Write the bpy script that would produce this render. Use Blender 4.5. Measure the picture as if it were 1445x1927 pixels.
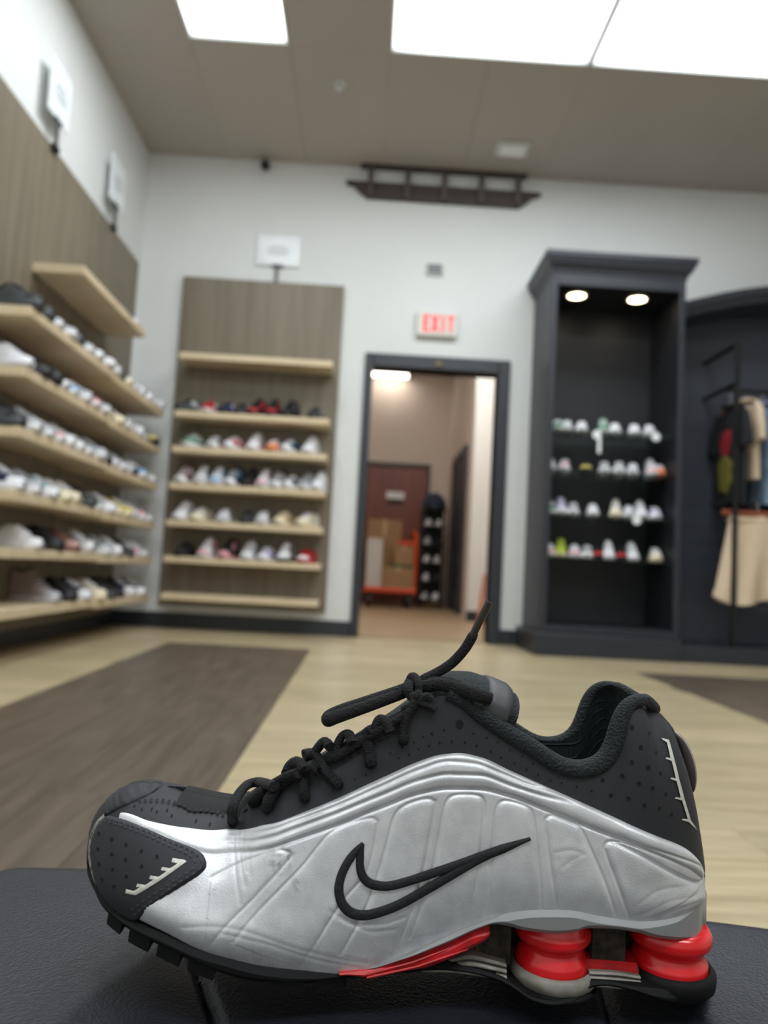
import bpy, bmesh, math, random
import numpy as np
from mathutils import Vector, Matrix
from mathutils.geometry import delaunay_2d_cdt

random.seed(7); np.random.seed(7)
for o in list(bpy.data.objects): bpy.data.objects.remove(o)
SC = bpy.context.scene
COL = SC.collection

# ------------------------------------------------------------------ camera
FPX, CX, CY, HCAM = 1370.0, 722.5, 963.5, 0.52
PITCH, YAW, ROLL = (math.radians(a) for a in (4.45, 1.29, 3.1))
cO = np.array([0, 0, HCAM])
cF = np.array([math.sin(YAW)*math.cos(PITCH), math.cos(YAW)*math.cos(PITCH), math.sin(PITCH)])
_R = np.array([math.cos(YAW), -math.sin(YAW), 0.0]); _U = np.cross(_R, cF)
cR = math.cos(ROLL)*_R + math.sin(ROLL)*_U
cU = math.cos(ROLL)*_U - math.sin(ROLL)*_R
def at(px, py, **k):
    """point where the sight line of a measured photo point meets the plane x=, y= or z=."""
    d = cF + cR*(px-CX)/FPX - cU*(py-CY)/FPX
    a, v = list(k.items())[0]; i = 'xyz'.index(a)
    return cO + d*((v-cO[i])/d[i])
cam = bpy.data.cameras.new('camera'); camo = bpy.data.objects.new('camera', cam); COL.objects.link(camo)
camo.matrix_world = Matrix(((cR[0], cU[0], -cF[0], 0), (cR[1], cU[1], -cF[1], 0), (cR[2], cU[2], -cF[2], HCAM), (0, 0, 0, 1)))
cam.sensor_fit = 'VERTICAL'; cam.sensor_height = 36.0; cam.sensor_width = 36.0
cam.lens = FPX*36.0/1927.0; cam.clip_start = 0.02
cam.dof.use_dof = True; cam.dof.focus_distance = 0.335; cam.dof.aperture_fstop = 7.6
SC.camera = camo
# ------------------------------------------------------------------ light and exposure
LAMP = 14.0            # radiance of the shop's ceiling panels
STOCK_FILL = 42.0  # radiance of the added, unseen stock room panel
w = bpy.data.worlds.new('world'); SC.world = w; w.use_nodes = True
w.node_tree.nodes['Background'].inputs[0].default_value = (0.9, 0.95, 1, 1)
w.node_tree.nodes['Background'].inputs[1].default_value = 0.05
vs = SC.view_settings; vs.view_transform = 'Standard'; vs.look = 'None'; vs.gamma = 1; vs.exposure = 0.0
vs.use_curve_mapping = False
SC.cycles.use_denoising = True
SC.cycles.max_bounces = 8; SC.cycles.diffuse_bounces = 5

# ------------------------------------------------------------------ materials
def lin(c):
    return tuple(((v/255)/12.92 if v/255 <= .04045 else ((v/255+.055)/1.055)**2.4) for v in c)
MATS = {}
def mat(name, rgb, rough=.55, metal=0, noise=0, nscale=20, stretch=None, bump=0, bscale=200, btype='noise', rgb2=None,
        rand=0, emit=0, coat=0, spec=.5, alpha=1, trans=0, bdist=.001, detail=4):
    if name in MATS: return MATS[name]
    m = bpy.data.materials.new(name); m.use_nodes = True; nt = m.node_tree; N = nt.nodes; L = nt.links
    b = N['Principled BSDF']; c = lin(rgb)
    b.inputs['Base Color'].default_value = (*c, 1); b.inputs['Roughness'].default_value = rough
    b.inputs['Metallic'].default_value = metal; b.inputs['Specular IOR Level'].default_value = spec
    b.inputs['Coat Weight'].default_value = coat; b.inputs['Alpha'].default_value = alpha
    b.inputs['Transmission Weight'].default_value = trans
    tc = N.new('ShaderNodeTexCoord'); mp = N.new('ShaderNodeMapping'); L.new(tc.outputs['Object'], mp.inputs[0])
    if stretch: mp.inputs['Scale'].default_value = stretch
    # colour: two tones mixed by noise
    tx = N.new('ShaderNodeTexNoise'); tx.inputs['Scale'].default_value = nscale; tx.inputs['Detail'].default_value = detail
    L.new(mp.outputs[0], tx.inputs['Vector'])
    mx = N.new('ShaderNodeMix'); mx.data_type = 'RGBA'
    c2 = lin(rgb2) if rgb2 else tuple(v*(1-(noise or .06)) for v in c)
    mx.inputs[6].default_value = (*c, 1); mx.inputs[7].default_value = (*c2, 1)
    rp = N.new('ShaderNodeMapRange'); rp.inputs[1].default_value = .35; rp.inputs[2].default_value = .65
    L.new(tx.outputs['Fac'], rp.inputs[0]); L.new(rp.outputs[0], mx.inputs[0])
    out = mx.outputs[2]
    if rand:
        oi = N.new('ShaderNodeObjectInfo'); mr = N.new('ShaderNodeMapRange')
        mr.inputs[3].default_value = 1-rand; mr.inputs[4].default_value = 1+rand*.4
        L.new(oi.outputs['Random'], mr.inputs[0])
        mu = N.new('ShaderNodeVectorMath'); mu.operation = 'SCALE'
        L.new(out, mu.inputs[0]); L.new(mr.outputs[0], mu.inputs['Scale']); out = mu.outputs[0]
        ad = N.new('ShaderNodeVectorMath'); ad.operation = 'SCALE'; ad.inputs[0].default_value = (7, 5, 3)
        L.new(oi.outputs['Random'], ad.inputs['Scale']); L.new(ad.outputs[0], mp.inputs['Location'])
    L.new(out, b.inputs['Base Color'])
    if bump:
        if btype == 'voronoi':
            t2 = N.new('ShaderNodeTexVoronoi'); t2.inputs['Scale'].default_value = bscale; src = t2.outputs['Distance']
        elif btype == 'wave':
            t2 = N.new('ShaderNodeTexWave'); t2.inputs['Scale'].default_value = bscale; t2.inputs['Distortion'].default_value = 1.5; src = t2.outputs['Fac']
        elif btype == 'weave':
            t2 = N.new('ShaderNodeTexBrick'); t2.inputs['Scale'].default_value = bscale; src = t2.outputs['Fac']
            t2.inputs['Mortar Size'].default_value = .03; t2.inputs['Mortar Smooth'].default_value = 1
        else:
            t2 = N.new('ShaderNodeTexNoise'); t2.inputs['Scale'].default_value = bscale; t2.inputs['Detail'].default_value = 3; src = t2.outputs['Fac']
        L.new(tc.outputs['Object'], t2.inputs['Vector'])
        bp = N.new('ShaderNodeBump'); bp.inputs['Strength'].default_value = bump; bp.inputs['Distance'].default_value = bdist
        L.new(src, bp.inputs['Height']); L.new(bp.outputs[0], b.inputs['Normal'])
    if emit:
        b.inputs['Emission Color'].default_value = (*c, 1); b.inputs['Emission Strength'].default_value = emit
    MATS[name] = m; return m
wall_m   = mat('wall_paint', (218, 220, 219), .7, noise=.03, nscale=3, bump=.15, bscale=90)
ceil_m   = mat('ceiling_tile', (176, 169, 163), .85, noise=.04, nscale=40, bump=.2, bscale=300, rand=.03)
trim_m   = mat('dark_trim_paint', (44, 48, 55), .4, noise=.1, nscale=8)
cab_m    = mat('dark_cabinet_paint', (42, 45, 53), .42, noise=.1, nscale=6)
cabshade_m  = mat('cabinet_paint_shaded', (27, 29, 35), .5, noise=.1, nscale=6)  # cabinet colour darkened to hold the shade inside the tower
brass_m  = mat('old_brass', (120, 104, 74), .4, metal=.6)
panel_m  = mat('olive_veneer', (124, 115, 97), .5, nscale=2.2, stretch=(8, 8, .5), rgb2=(109, 100, 83), bump=.05, bscale=60)
shelf_m  = mat('pale_oak', (221, 203, 172), .45, nscale=5, stretch=(1, 1, 9), rgb2=(208, 187, 153))
lightpl_m = mat('light_plank', (190, 175, 143), .34, nscale=6, stretch=(.7, 9, 1), rgb2=(166, 151, 119), rand=.12, spec=.5)
darkpl_m  = mat('dark_plank', (99, 89, 77), .34, nscale=5, stretch=(9, .7, 1), rgb2=(80, 71, 61), rand=.1)
subfloor_m = mat('floor_joint', (120, 108, 85), .7)
lamp_m   = mat('lamp_diffuser', (245, 251, 255), .4, emit=LAMP)
def lens_falloff(m, strength, rim):
    # the lens is brightest over the tubes in its middle and fades at its rim
    N, L = m.node_tree.nodes, m.node_tree.links; tc = N.new('ShaderNodeTexCoord'); sp = N.new('ShaderNodeSeparateXYZ'); L.new(tc.outputs['Generated'], sp.inputs[0])
    def op(o, a, b=None):
        n = N.new('ShaderNodeMath'); n.operation = o
        for i, v in enumerate((a, b)):
            if v is None: continue
            if isinstance(v, (int, float)): n.inputs[i].default_value = v
            else: L.new(v, n.inputs[i])
        return n.outputs[0]
    f = None
    for c in 'XY':
        e = op('POWER', op('ABSOLUTE', op('MULTIPLY', op('SUBTRACT', sp.outputs[c], .5), 2.0)), 7.0)
        g = op('SUBTRACT', 1.0, e); f = g if f is None else op('MULTIPLY', f, g)
    L.new(op('ADD', op('MULTIPLY', f, strength-rim), rim), N['Principled BSDF'].inputs['Emission Strength'])
lens_falloff(lamp_m, LAMP*1.25, .75)
lampfr_m = mat('lamp_frame', (205, 208, 204), .4)
stockfill_m = mat('stock_fill_diffuser', (255, 246, 236), .4, emit=STOCK_FILL)
stockdim_m = mat('stock_hung_diffuser', (255, 244, 230), .4, emit=7)
pot_m    = mat('warm_downlight', (255, 232, 190), .4, emit=12)
black_m  = mat('black_metal', (22, 23, 25), .4, metal=.3)
chrome_m = mat('chrome', (190, 190, 192), .2, metal=1)
glass_m  = mat('shelf_glass', (150, 175, 165), .05, trans=.9, alpha=.45)
acryl_m  = mat('clear_acrylic', (235, 240, 242), .1, alpha=.12)
card_m   = mat('white_card', (236, 240, 242), .5)
print_m  = mat('grey_print', (172, 176, 180), .6)
stockwall_m = mat('stock_wall_paint', (214, 203, 194), .75, noise=.04, nscale=2)
reddoor_m = mat('red_wood_door', (128, 66, 48), .4, nscale=3, stretch=(6, 6, .4), rgb2=(104, 50, 38))
cardbd_m = mat('cardboard', (150, 118, 84), .8, noise=.1, nscale=9)
orange_m = mat('orange_steel', (206, 72, 34), .4)
rubber_m = mat('black_rubber', (24, 24, 25), .6)
exitred_m = mat('exit_red', (236, 60, 66), .5, emit=.55)
exitbody_m = mat('exit_body', (214, 216, 208), .5)
darkwood_m = mat('dark_bracket_wood', (66, 56, 54), .5, noise=.2, nscale=10)
hangerwood_m = mat('hanger_wood', (156, 92, 58), .4, noise=.2, nscale=30)
beige_m  = mat('beige_cotton', (214, 192, 164), .9, noise=.06, nscale=14, bump=.3, bscale=500)
blackcot_m = mat('black_cotton', (26, 27, 31), .9, noise=.1, nscale=14)
denim_m  = mat('pale_denim', (150, 172, 196), .9, rgb2=(112, 138, 170), nscale=9)

# ------------------------------------------------------------------ mesh helpers
def new_obj(name, me, m=None, parent=None, loc=None, smooth=False):
    o = bpy.data.objects.new(name, me); COL.objects.link(o)
    if m is not None:
        if len(me.materials) == 0: me.materials.append(m)
        elif me.materials[0] != m:
            o.material_slots[0].link = 'OBJECT'; o.material_slots[0].material = m
    if parent is not None: o.parent = parent
    if loc is not None: o.location = loc
    if smooth: me.polygons.foreach_set('use_smooth', [True]*len(me.polygons))
    return o
def tag(o, label=None, cat=None, group=None, kind=None):
    if label: o['label'] = label
    if cat: o['category'] = cat
    if group: o['group'] = group
    if kind: o['kind'] = kind
    return o
def thing(name, label, cat, loc=(0, 0, 0), rz=0, group=None):
    o = bpy.data.objects.new(name, None); COL.objects.link(o); o.empty_display_size = .02
    o.location = loc; o.rotation_euler = (0, 0, rz); return tag(o, label, cat, group)
class MB:
    """collects shapes for ONE mesh."""
    def __init__(s): s.bm = bmesh.new()
    def box(s, x0, x1, y0, y1, z0, z1, bev=0, seg=1):
        r = bmesh.ops.create_cube(s.bm, size=1, matrix=Matrix.Translation(((x0+x1)/2, (y0+y1)/2, (z0+z1)/2)) @ Matrix.Diagonal((x1-x0, y1-y0, z1-z0, 1)))
        if bev:
            es = list({e for v in r['verts'] for e in v.link_edges})
            bmesh.ops.bevel(s.bm, geom=es, offset=bev, segments=seg, affect='EDGES', profile=.5)
        return s
    def cyl(s, p0, p1, r0, r1=None, n=16, caps=True):
        p0 = Vector(p0); p1 = Vector(p1); d = p1-p0
        bmesh.ops.create_cone(s.bm, cap_ends=caps, segments=n, radius1=r0, radius2=r0 if r1 is None else r1, depth=d.length,
            matrix=Matrix.Translation((p0+p1)/2) @ d.to_track_quat('Z', 'Y').to_matrix().to_4x4())
        return s
    def lathe(s, prof, c, n=32, axis='Z'):
        rows = []
        for r, z in prof:
            rows.append([s.bm.verts.new((c[0]+r*math.cos(a), c[1]+r*math.sin(a), c[2]+z)) for a in [2*math.pi*i/n for i in range(n)]])
        for a, b in zip(rows, rows[1:]):
            for i in range(n): s.bm.faces.new((a[i], a[(i+1) % n], b[(i+1) % n], b[i]))
        s.bm.faces.new(rows[0][::-1]); s.bm.faces.new(rows[-1]); return s
    def tube(s, pts, r, n=10, flat=1.0, flatdir=None):
        P = [Vector(p) for p in pts]; rows = []
        rr = r if hasattr(r, '__len__') else [r]*len(P)
        side = None
        for i, p in enumerate(P):
            t = (P[min(i+1, len(P)-1)]-P[max(i-1, 0)]).normalized()
            if side is None:
                ref = Vector(flatdir) if flatdir else Vector((0, -1, 0.2))
                side = (ref - t*ref.dot(t)).normalized()
            else: side = (side - t*side.dot(t)).normalized()
            up = t.cross(side)
            rows.append([s.bm.verts.new(p + side*(math.cos(a)*rr[i]*flat) + up*(math.sin(a)*rr[i])) for a in [2*math.pi*k/n for k in range(n)]])
        for a, b in zip(rows, rows[1:]):
            for k in range(n): s.bm.faces.new((a[k], a[(k+1) % n], b[(k+1) % n], b[k]))
        s.bm.faces.new(rows[0][::-1]); s.bm.faces.new(rows[-1]); return s
    def prism(s, poly, axis, a0, a1):
        """poly of 2-D points extruded along axis ('x','y','z')."""
        def P(u, v, w): return {'x': (w, u, v), 'y': (u, w, v), 'z': (u, v, w)}[axis]
        A = [s.bm.verts.new(P(u, v, a0)) for u, v in poly]; B = [s.bm.verts.new(P(u, v, a1)) for u, v in poly]
        n = len(poly)
        for i in range(n): s.bm.faces.new((A[i], A[(i+1) % n], B[(i+1) % n], B[i]))
        s.bm.faces.new(A[::-1]); s.bm.faces.new(B); return s
    def build(s, name, m, parent=None, off=None, loc=None, smooth=False):
        bmesh.ops.recalc_face_normals(s.bm, faces=s.bm.faces)
        if off is not None: bmesh.ops.translate(s.bm, verts=s.bm.verts, vec=-Vector(off))
        me = bpy.data.meshes.new(name); s.bm.to_mesh(me); s.bm.free()
        o = new_obj(name, me, m, parent, loc)
        if smooth:
            me.polygons.foreach_set('use_smooth', [True]*len(me.polygons))
            me.set_sharp_from_angle(angle=math.radians(smooth if smooth is not True else 45))
        return o
def grid_mesh(name, V, faces_loop=False):
    """V: (nu, nv, 3) array -> quad mesh."""
    nu, nv = V.shape[:2]
    idx = np.arange(nu*nv).reshape(nu, nv)
    a = idx[:-1, :-1]; b = idx[1:, :-1]; c = idx[1:, 1:]; d = idx[:-1, 1:]
    F = np.stack([a, b, c, d], -1).reshape(-1, 4)
    return np_mesh(name, V.reshape(-1, 3), F)
def np_mesh(name, V, F, smooth=True):
    me = bpy.data.meshes.new(name); n, k = F.shape
    me.vertices.add(len(V)); me.vertices.foreach_set('co', np.ascontiguousarray(V, dtype=np.float32).ravel())
    me.loops.add(n*k); me.loops.foreach_set('vertex_index', F.astype(np.int32).ravel())
    me.polygons.add(n); me.polygons.foreach_set('loop_start', np.arange(0, n*k, k, dtype=np.int32))
    me.polygons.foreach_set('use_smooth', np.full(n, smooth)); me.update(calc_edges=True); me.validate()
    return me
def simple(name, bx, m, label=None, cat=None, bev=.004, kind=None, parent=None, off=None):
    o = MB().box(*bx, bev).build(name, m, parent, off); return tag(o, label, cat, None, kind)
def pchip(pts):
    x = np.array([p[0] for p in pts], float); y = np.array([p[1] for p in pts], float)
    o = np.argsort(x); x = x[o]; y = y[o]; h = np.diff(x); d = np.diff(y)/h
    m = np.zeros_like(x); m[0] = d[0]; m[-1] = d[-1]
    for i in range(1, len(x)-1):
        if d[i-1]*d[i] > 0:
            w1 = 2*h[i]+h[i-1]; w2 = h[i]+2*h[i-1]; m[i] = (w1+w2)/(w1/d[i-1]+w2/d[i])
    def f(q):
        q = np.clip(np.asarray(q, float), x[0], x[-1]); i = np.clip(np.searchsorted(x, q)-1, 0, len(h)-1)
        t = (q-x[i])/h[i]; t2 = t*t; t3 = t2*t
        return (2*t3-3*t2+1)*y[i]+(t3-2*t2+t)*h[i]*m[i]+(-2*t3+3*t2)*y[i+1]+(t3-t2)*h[i]*m[i+1]
    return f
def catmull(pts, n=8):
    P = np.array(pts, float); out = []
    Q = np.vstack([2*P[0]-P[1], P, 2*P[-1]-P[-2]])
    for i in range(1, len(Q)-2):
        for k in range(n):
            t = k/n
            out.append(.5*((2*Q[i])+(-Q[i-1]+Q[i+1])*t+(2*Q[i-1]-5*Q[i]+4*Q[i+1]-Q[i+2])*t*t+(-Q[i-1]+3*Q[i]-3*Q[i+1]+Q[i+2])*t**3))
    out.append(P[-1]); return np.array(out)
def sstep(a, b, x):
    t = np.clip((x-a)/(b-a), 0, 1); return t*t*(3-2*t)

# ================================================================== THE ROOM
XL, XR, YB, YF, ZC = -1.857, 4.25, 5.5, -3.12, 3.65
def struct(o): return tag(o, kind='structure')
def framed_wall(name, m, x0, x1, y0, y1, z1, ox0, ox1, oz):
    """a wall facing -y with one door opening cut through it."""
    poly = [(x0, 0), (ox0, 0), (ox0, oz), (ox1, oz), (ox1, 0), (x1, 0), (x1, z1), (x0, z1)]
    return struct(MB().prism(poly, 'y', y0, y1).build(name, m))
framed_wall('wall_back', wall_m, XL-.1, XR+.1, YB, YB+.12, ZC+.1, -.02, .945, 2.062)
struct(simple('wall_left', (XL-.1, XL, YF, YB, 0, ZC+.1), wall_m, bev=0))
struct(simple('wall_right', (XR, XR+.1, YF, YB, 0, ZC+.1), wall_m, bev=0))
struct(simple('wall_front', (XL-.1, XR+.1, YF-.1, YF, 0, ZC+.1), wall_m, bev=0))
def baseboard(name, bx):
    o = MB().box(*bx, .004).build(name, trim_m); return struct(o)
baseboard('baseboard_left', (XL, XL+.016, YF, YB, 0, .115))
baseboard('baseboard_back', (XL, -.083, YB-.016, YB, 0, .062+.05))
baseboard('baseboard_back', (1.037, 1.21, YB-.016, YB, 0, .112))
baseboard('baseboard_right', (XR-.016, XR, YF, YB, 0, .115))
baseboard('baseboard_front', (XL, XR, YF, YF+.016, 0, .115))
# door casing: two jambs and a head
cas = thing('door_1', None, None, (.46, YB, 0)); struct(cas)
o_ = (.46, YB, 0)
for x0, x1 in ((-.083, -.02), (.945, 1.037)):
    MB().box(x0, x1, YB-.03, YB+.15, 0, 2.166, .006).build('door_jamb', trim_m, cas, o_)
MB().box(-.02, .945, YB-.03, YB+.15, 2.062, 2.166, .006).build('door_head', trim_m, cas, o_)
MB().box(.455, .505, YB-.045, YB-.03, 2.085, 2.125, .006).build('door_catch', brass_m, cas, o_)

# ---- floor: slab + planks
fl = struct(MB().box(XL-.1, XR+.1, YF-.1, YB+.12, -.1, -.006).build('floor', subfloor_m))
PL, PWID = 1.22, .174
darkz = [(-1.172, -.302, -3.0, 4.53), (1.603, 2.473, -3.0, 4.235)]
def plank_mesh(lx, ly):
    b = MB().box(0, lx, 0, ly, -.012, 0, .0012); bmesh.ops.recalc_face_normals(b.bm, faces=b.bm.faces)
    me = bpy.data.meshes.new('plank'); b.bm.to_mesh(me); b.bm.free(); return me
PM = {}
def plank(x0, x1, y0, y1, m):
    if x1-x0 < .03 or y1-y0 < .03: return
    k = (round(x1-x0, 3), round(y1-y0, 3), m.name)
    if k not in PM: PM[k] = plank_mesh(x1-x0-.0012, y1-y0-.0012)
    new_obj('plank', PM[k], m, fl, (x0, y0, 0))
Y0P = .55                                             # boards seen in front of the bench; nearer ones are one sheet
nrow = int(round((YB-Y0P)/PWID)); hrow = (YB-Y0P)/nrow
for dx0, dx1, dy0, dy1 in darkz:
    k = 0
    for i in range(5):
        xa = dx0+i*.174; y = dy1; first = [1.22, .7, .95, .45, 1.1][i]
        while y > Y0P:
            ya = max(Y0P, y-(first if y == dy1 else PL)); plank(xa, xa+.174, ya, y, darkpl_m); y = ya
for r in range(nrow):
    ya = Y0P+r*hrow; yb = ya+hrow
    spans = [(XL, XR-1.0)]
    for dx0, dx1, dy0, dy1 in darkz:
        if (ya+yb)/2 < dy1:
            spans = [q for (a, b) in spans for q in ((a, min(b, dx0)), (max(a, dx1), b)) if q[1]-q[0] > .01]
    for a, b in spans:
        x = a; st = (r*.47) % PL
        while x < b-.005:
            xe = min(b, x+(st if x == a and st > .2 else PL)); plank(x, xe, ya, yb, lightpl_m); x = xe
tag(MB().box(XL, XR, YF, Y0P, -.012, 0).build('plank_sheet', lightpl_m, fl), kind='stuff')
tag(MB().box(XR-1.0, XR, Y0P, YB, -.012, 0).build('plank_sheet', lightpl_m, fl), kind='stuff')

# ---- ceiling: slab + tiles + lights
ce = struct(MB().box(XL-.1, XR+.1, YF-.1, YB+.12, ZC+.012, ZC+.1).build('ceiling', ceil_m))
XS = [-1.857, -1.24, -.63, -.02, .59, 1.2, 1.81, 2.42, 3.03, 3.64, 4.25]
YS = [5.5, 4.2, 2.98, 1.76, .54, -.68, -1.9, -3.12]
lights = []
for k, (ya, yb) in enumerate(((2.98, 4.2), (.54, 1.76), (-1.9, -.68))):
    lights.append((-1.24, -.63, ya, yb)); lights.append((-.02, 1.2, yb-.61, yb)); lights.append((1.2, 2.42, yb-.61, yb))
TM = {}
def tile(x0, x1, y0, y1):
    k = (round(x1-x0, 3), round(y1-y0, 3))
    if k not in TM:
        b = MB().box(0, x1-x0-.002, 0, y1-y0-.002, 0, .012, .0008); bmesh.ops.recalc_face_normals(b.bm, faces=b.bm.faces)
        me = bpy.data.meshes.new('ceiling_tile'); b.bm.to_mesh(me); b.bm.free(); TM[k] = me
    new_obj('ceiling_tile', TM[k], ceil_m, ce, (x0+.001, y0+.001, ZC))
for i in range(len(XS)-1):
    for j in range(len(YS)-1):
        yb, ya = YS[j], YS[j+1]; x0, x1 = XS[i], XS[i+1]
        for (p, q) in ((ya, (ya+yb)/2), ((ya+yb)/2, yb)):
            pass
        hit = [L for L in lights if L[0]-.01 < x0 and x1 < L[1]+.01 and L[2] < (yb-.1) < L[3]]
        if not hit: tile(x0, x1, ya, yb)
        elif hit[0][2] > ya+.1: tile(x0, x1, ya, hit[0][2])
lname = {0: ('narrow ceiling light panel nearest the left wall, in view', 'wide ceiling light panel in view above the doorway', 'wide ceiling light panel in view above the dark cabinet'),
         1: ('narrow ceiling light panel over the bench, out of frame', 'wide ceiling light panel right over the bench, out of frame', 'wide ceiling light panel right of the bench, out of frame'),
         2: ('narrow ceiling light panel far behind the bench', 'wide ceiling light panel far behind the bench, middle', 'wide ceiling light panel far behind the bench, right')}
for n, (x0, x1, ya, yb) in enumerate(lights):
    c = ((x0+x1)/2, (ya+yb)/2, ZC)
    t = thing('ceiling_light', lname[n//3][n % 3], 'ceiling light', c, group='recessed ceiling light panels')
    f = .014
    bm = MB(); b = bm.bm
    ring = lambda d, z: [b.verts.new((x, y, z)) for x, y in ((x0+d, ya+d), (x1-d, ya+d), (x1-d, yb-d), (x0+d, yb-d))]
    A = ring(.002, ZC+.01); B = ring(.002, ZC-.004); C = ring(f, ZC-.004); D = ring(f, ZC+.01)
    for P, Q in ((A, B), (B, C), (C, D), (D, A)):
        for i in range(4): b.faces.new((P[i], P[(i+1) % 4], Q[(i+1) % 4], Q[i]))
    bm.build('frame', lampfr_m, t, c)
    # the lens bows gently upward to its rim
    nx, ny = 17, 17
    U, V = np.meshgrid(np.linspace(0, 1, nx), np.linspace(0, 1, ny), indexing='ij')
    G = np.stack([x0+f+(x1-x0-2*f)*U-c[0], ya+f+(yb-ya-2*f)*V-c[1], .006-.012*np.sin(math.pi*U)*np.sin(math.pi*V)], -1)
    new_obj('diffuser', grid_mesh('diffuser', G), lamp_m, t)

# sprinkler, ceiling speaker
p = at(639, 158, z=ZC)
t = thing('ceiling_sprinkler', 'small round chrome sprinkler head on the ceiling', 'sprinkler', tuple(p))
MB().lathe([(.028, 0), (.04, -.002), (.04, -.006), (.03, -.009)], (0, 0, 0), 24).build('escutcheon', lampfr_m, t, smooth=40)
MB().lathe([(.012, -.008), (.012, -.022), (.006, -.026), (.018, -.034), (.018, -.036)], (0, 0, 0), 16).build('nozzle', chrome_m, t, smooth=40)
p = at(964, 278, z=ZC)
t = thing('ceiling_detector', 'small white square detector box on the ceiling above the doorway', 'detector', (p[0], p[1], ZC))
MB().box(-.12, .12, -.085, .085, -.02, 0, .008, 2).build('base_plate', lampfr_m, t)
MB().box(-.09, .09, -.06, .06, -.04, -.02, .012, 2).build('cover', card_m, t)

# security camera near the ceiling
p = at(499, 320, y=YB)
t = thing('security_camera', 'small dark security camera high on the back wall', 'camera', tuple(p))
MB().cyl((0, 0, .03), (0, -.02, .03), .035, n=20).build('mount', trim_m, t)
MB().cyl((0, -.02, .025), (.008, -.1, -.012), .027, .03, n=20).build('housing', black_m, t, smooth=40)
MB().cyl((.008, -.1, -.012), (.0085, -.105, -.0145), .02, n=16).build('lens', mat('lens_glass', (12, 14, 20), .1), t)

# decorative dark wooden rack hung under the ceiling
t = thing('ceiling_rack', 'dark wooden rack with five uprights fixed to the back wall under the ceiling', 'wall rack', (.455, YB, 3.38))
o_ = (.455, YB, 3.38)
MB().prism([(-.309, 3.52), (-.309, 3.497), (-.245, 3.48), (-.205, 3.44), (-.143, 3.392), (1.053, 3.392), (1.115, 3.44), (1.155, 3.478), (1.217, 3.497), (1.217, 3.52)], 'y', YB-.04, YB-.002).build('beam', darkwood_m, t, o_)
MB().box(-.2, 1.1, YB-.07, YB-.002, 3.632, 3.649, .003).build('top_rail', darkwood_m, t, o_)  # dark strip standing in for the shadow along the ceiling, not a rail
for k in range(5):
    x = -.12+k*.288
    MB().box(x-.02, x+.02, YB-.075, YB-.038, 3.4, 3.634, .004).build('upright', mat('upright_wood', (84, 76, 74), .5), t, o_)

# exit sign
t = thing('exit_sign', 'red lettered EXIT sign above the doorway', 'exit sign', (.455, YB, 2.32))
o_ = (.455, YB, 2.32)
MB().box(.295, .61, YB-.05, YB-.001, 2.318, 2.512, .01, 2).build('housing', exitbody_m, t, o_)
def letter(strokes):
    b = MB()
    for (xa, za, xb, zb, wd) in strokes:
        d = Vector((xb-xa, 0, zb-za)).normalized(); n = Vector((-d.z, 0, d.x))*wd/2
        P = [Vector((xa, 0, za))+n, Vector((xb, 0, zb))+n, Vector((xb, 0, zb))-n, Vector((xa, 0, za))-n]
        b.prism([(q.x, q.z) for q in P], 'y', YB-.054, YB-.049)
    return b
xs = [.345, .412, .488, .535]; z0, z1, wd = 2.35, 2.48, .02; lw = .046
L_E = [(xs[0]+wd/2, z0, xs[0]+wd/2, z1, wd), (xs[0], z0+wd/2, xs[0]+lw, z0+wd/2, wd), (xs[0], (z0+z1)/2, xs[0]+lw*.9, (z0+z1)/2, wd), (xs[0], z1-wd/2, xs[0]+lw, z1-wd/2, wd)]
L_X = [(xs[1], z0, xs[1]+lw, z1, wd), (xs[1], z1, xs[1]+lw, z0, wd)]
L_I = [(xs[2]+wd/2, z0, xs[2]+wd/2, z1, wd)]
L_T = [(xs[3]+lw/2, z0, xs[3]+lw/2, z1, wd), (xs[3], z1-wd/2, xs[3]+lw, z1-wd/2, wd)]
for S in (L_E, L_X, L_I, L_T): letter(S).build('letter', exitred_m, t, o_)
# small grey wall box above the sign
t = thing('wall_speaker', 'small dark grey louvred box on the back wall above the exit sign', 'wall vent', (.415, YB, 2.816))
o_ = (.415, YB, 2.816)
MB().box(.345, .485, YB-.02, YB-.001, 2.81, 2.908, .006).build('frame', exitbody_m, t, o_)
gre = mat('louvre_grey', (112, 114, 122), .5)
for k in range(4): MB().box(.358, .472, YB-.026, YB-.018, 2.822+k*.02, 2.836+k*.02, .002).build('louvre', gre, t, o_)

# ---- sign holders on the shelf panels
def sign_holder(name, label, base, cw, ch, stem, face):
    t = thing(name, label, 'sign', base, face, 'sign holders on top of the shelf panels')
    MB().box(-.03, .03, -.012, .03, -.03, .004, .004).build('clamp', black_m, t)
    MB().cyl((0, 0, .004), (0, 0, stem), .011, n=10).build('stem', mat('stem_grey', (70, 70, 70), .4), t)
    MB().box(-.045, .045, -.008, .008, stem-.012, stem+.012, .003).build('grip', black_m, t)
    MB().box(-cw/2, cw/2, -.004, .004, stem, stem+ch, .001).build('card', card_m, t)
    for k, (a, b, zz) in enumerate(((-.2, .2, .62), (-.28, .28, .5), (-.22, .22, .38))):
        MB().box(a*cw, b*cw, -.0055, -.004, stem+ch*zz-.008, stem+ch*zz+.008).build('print_line', print_m, t)
    MB().box(-cw/2-.008, cw/2+.008, -.0085, -.0065, stem-.004, stem+ch+.008, .0005).build('acrylic_cover', acryl_m, t)
sign_holder('sign_holder', 'white card sign in a clear holder above the back wall shelf unit', (-.803, 5.485, 2.672), .33, .235, .135, 0)
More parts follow.
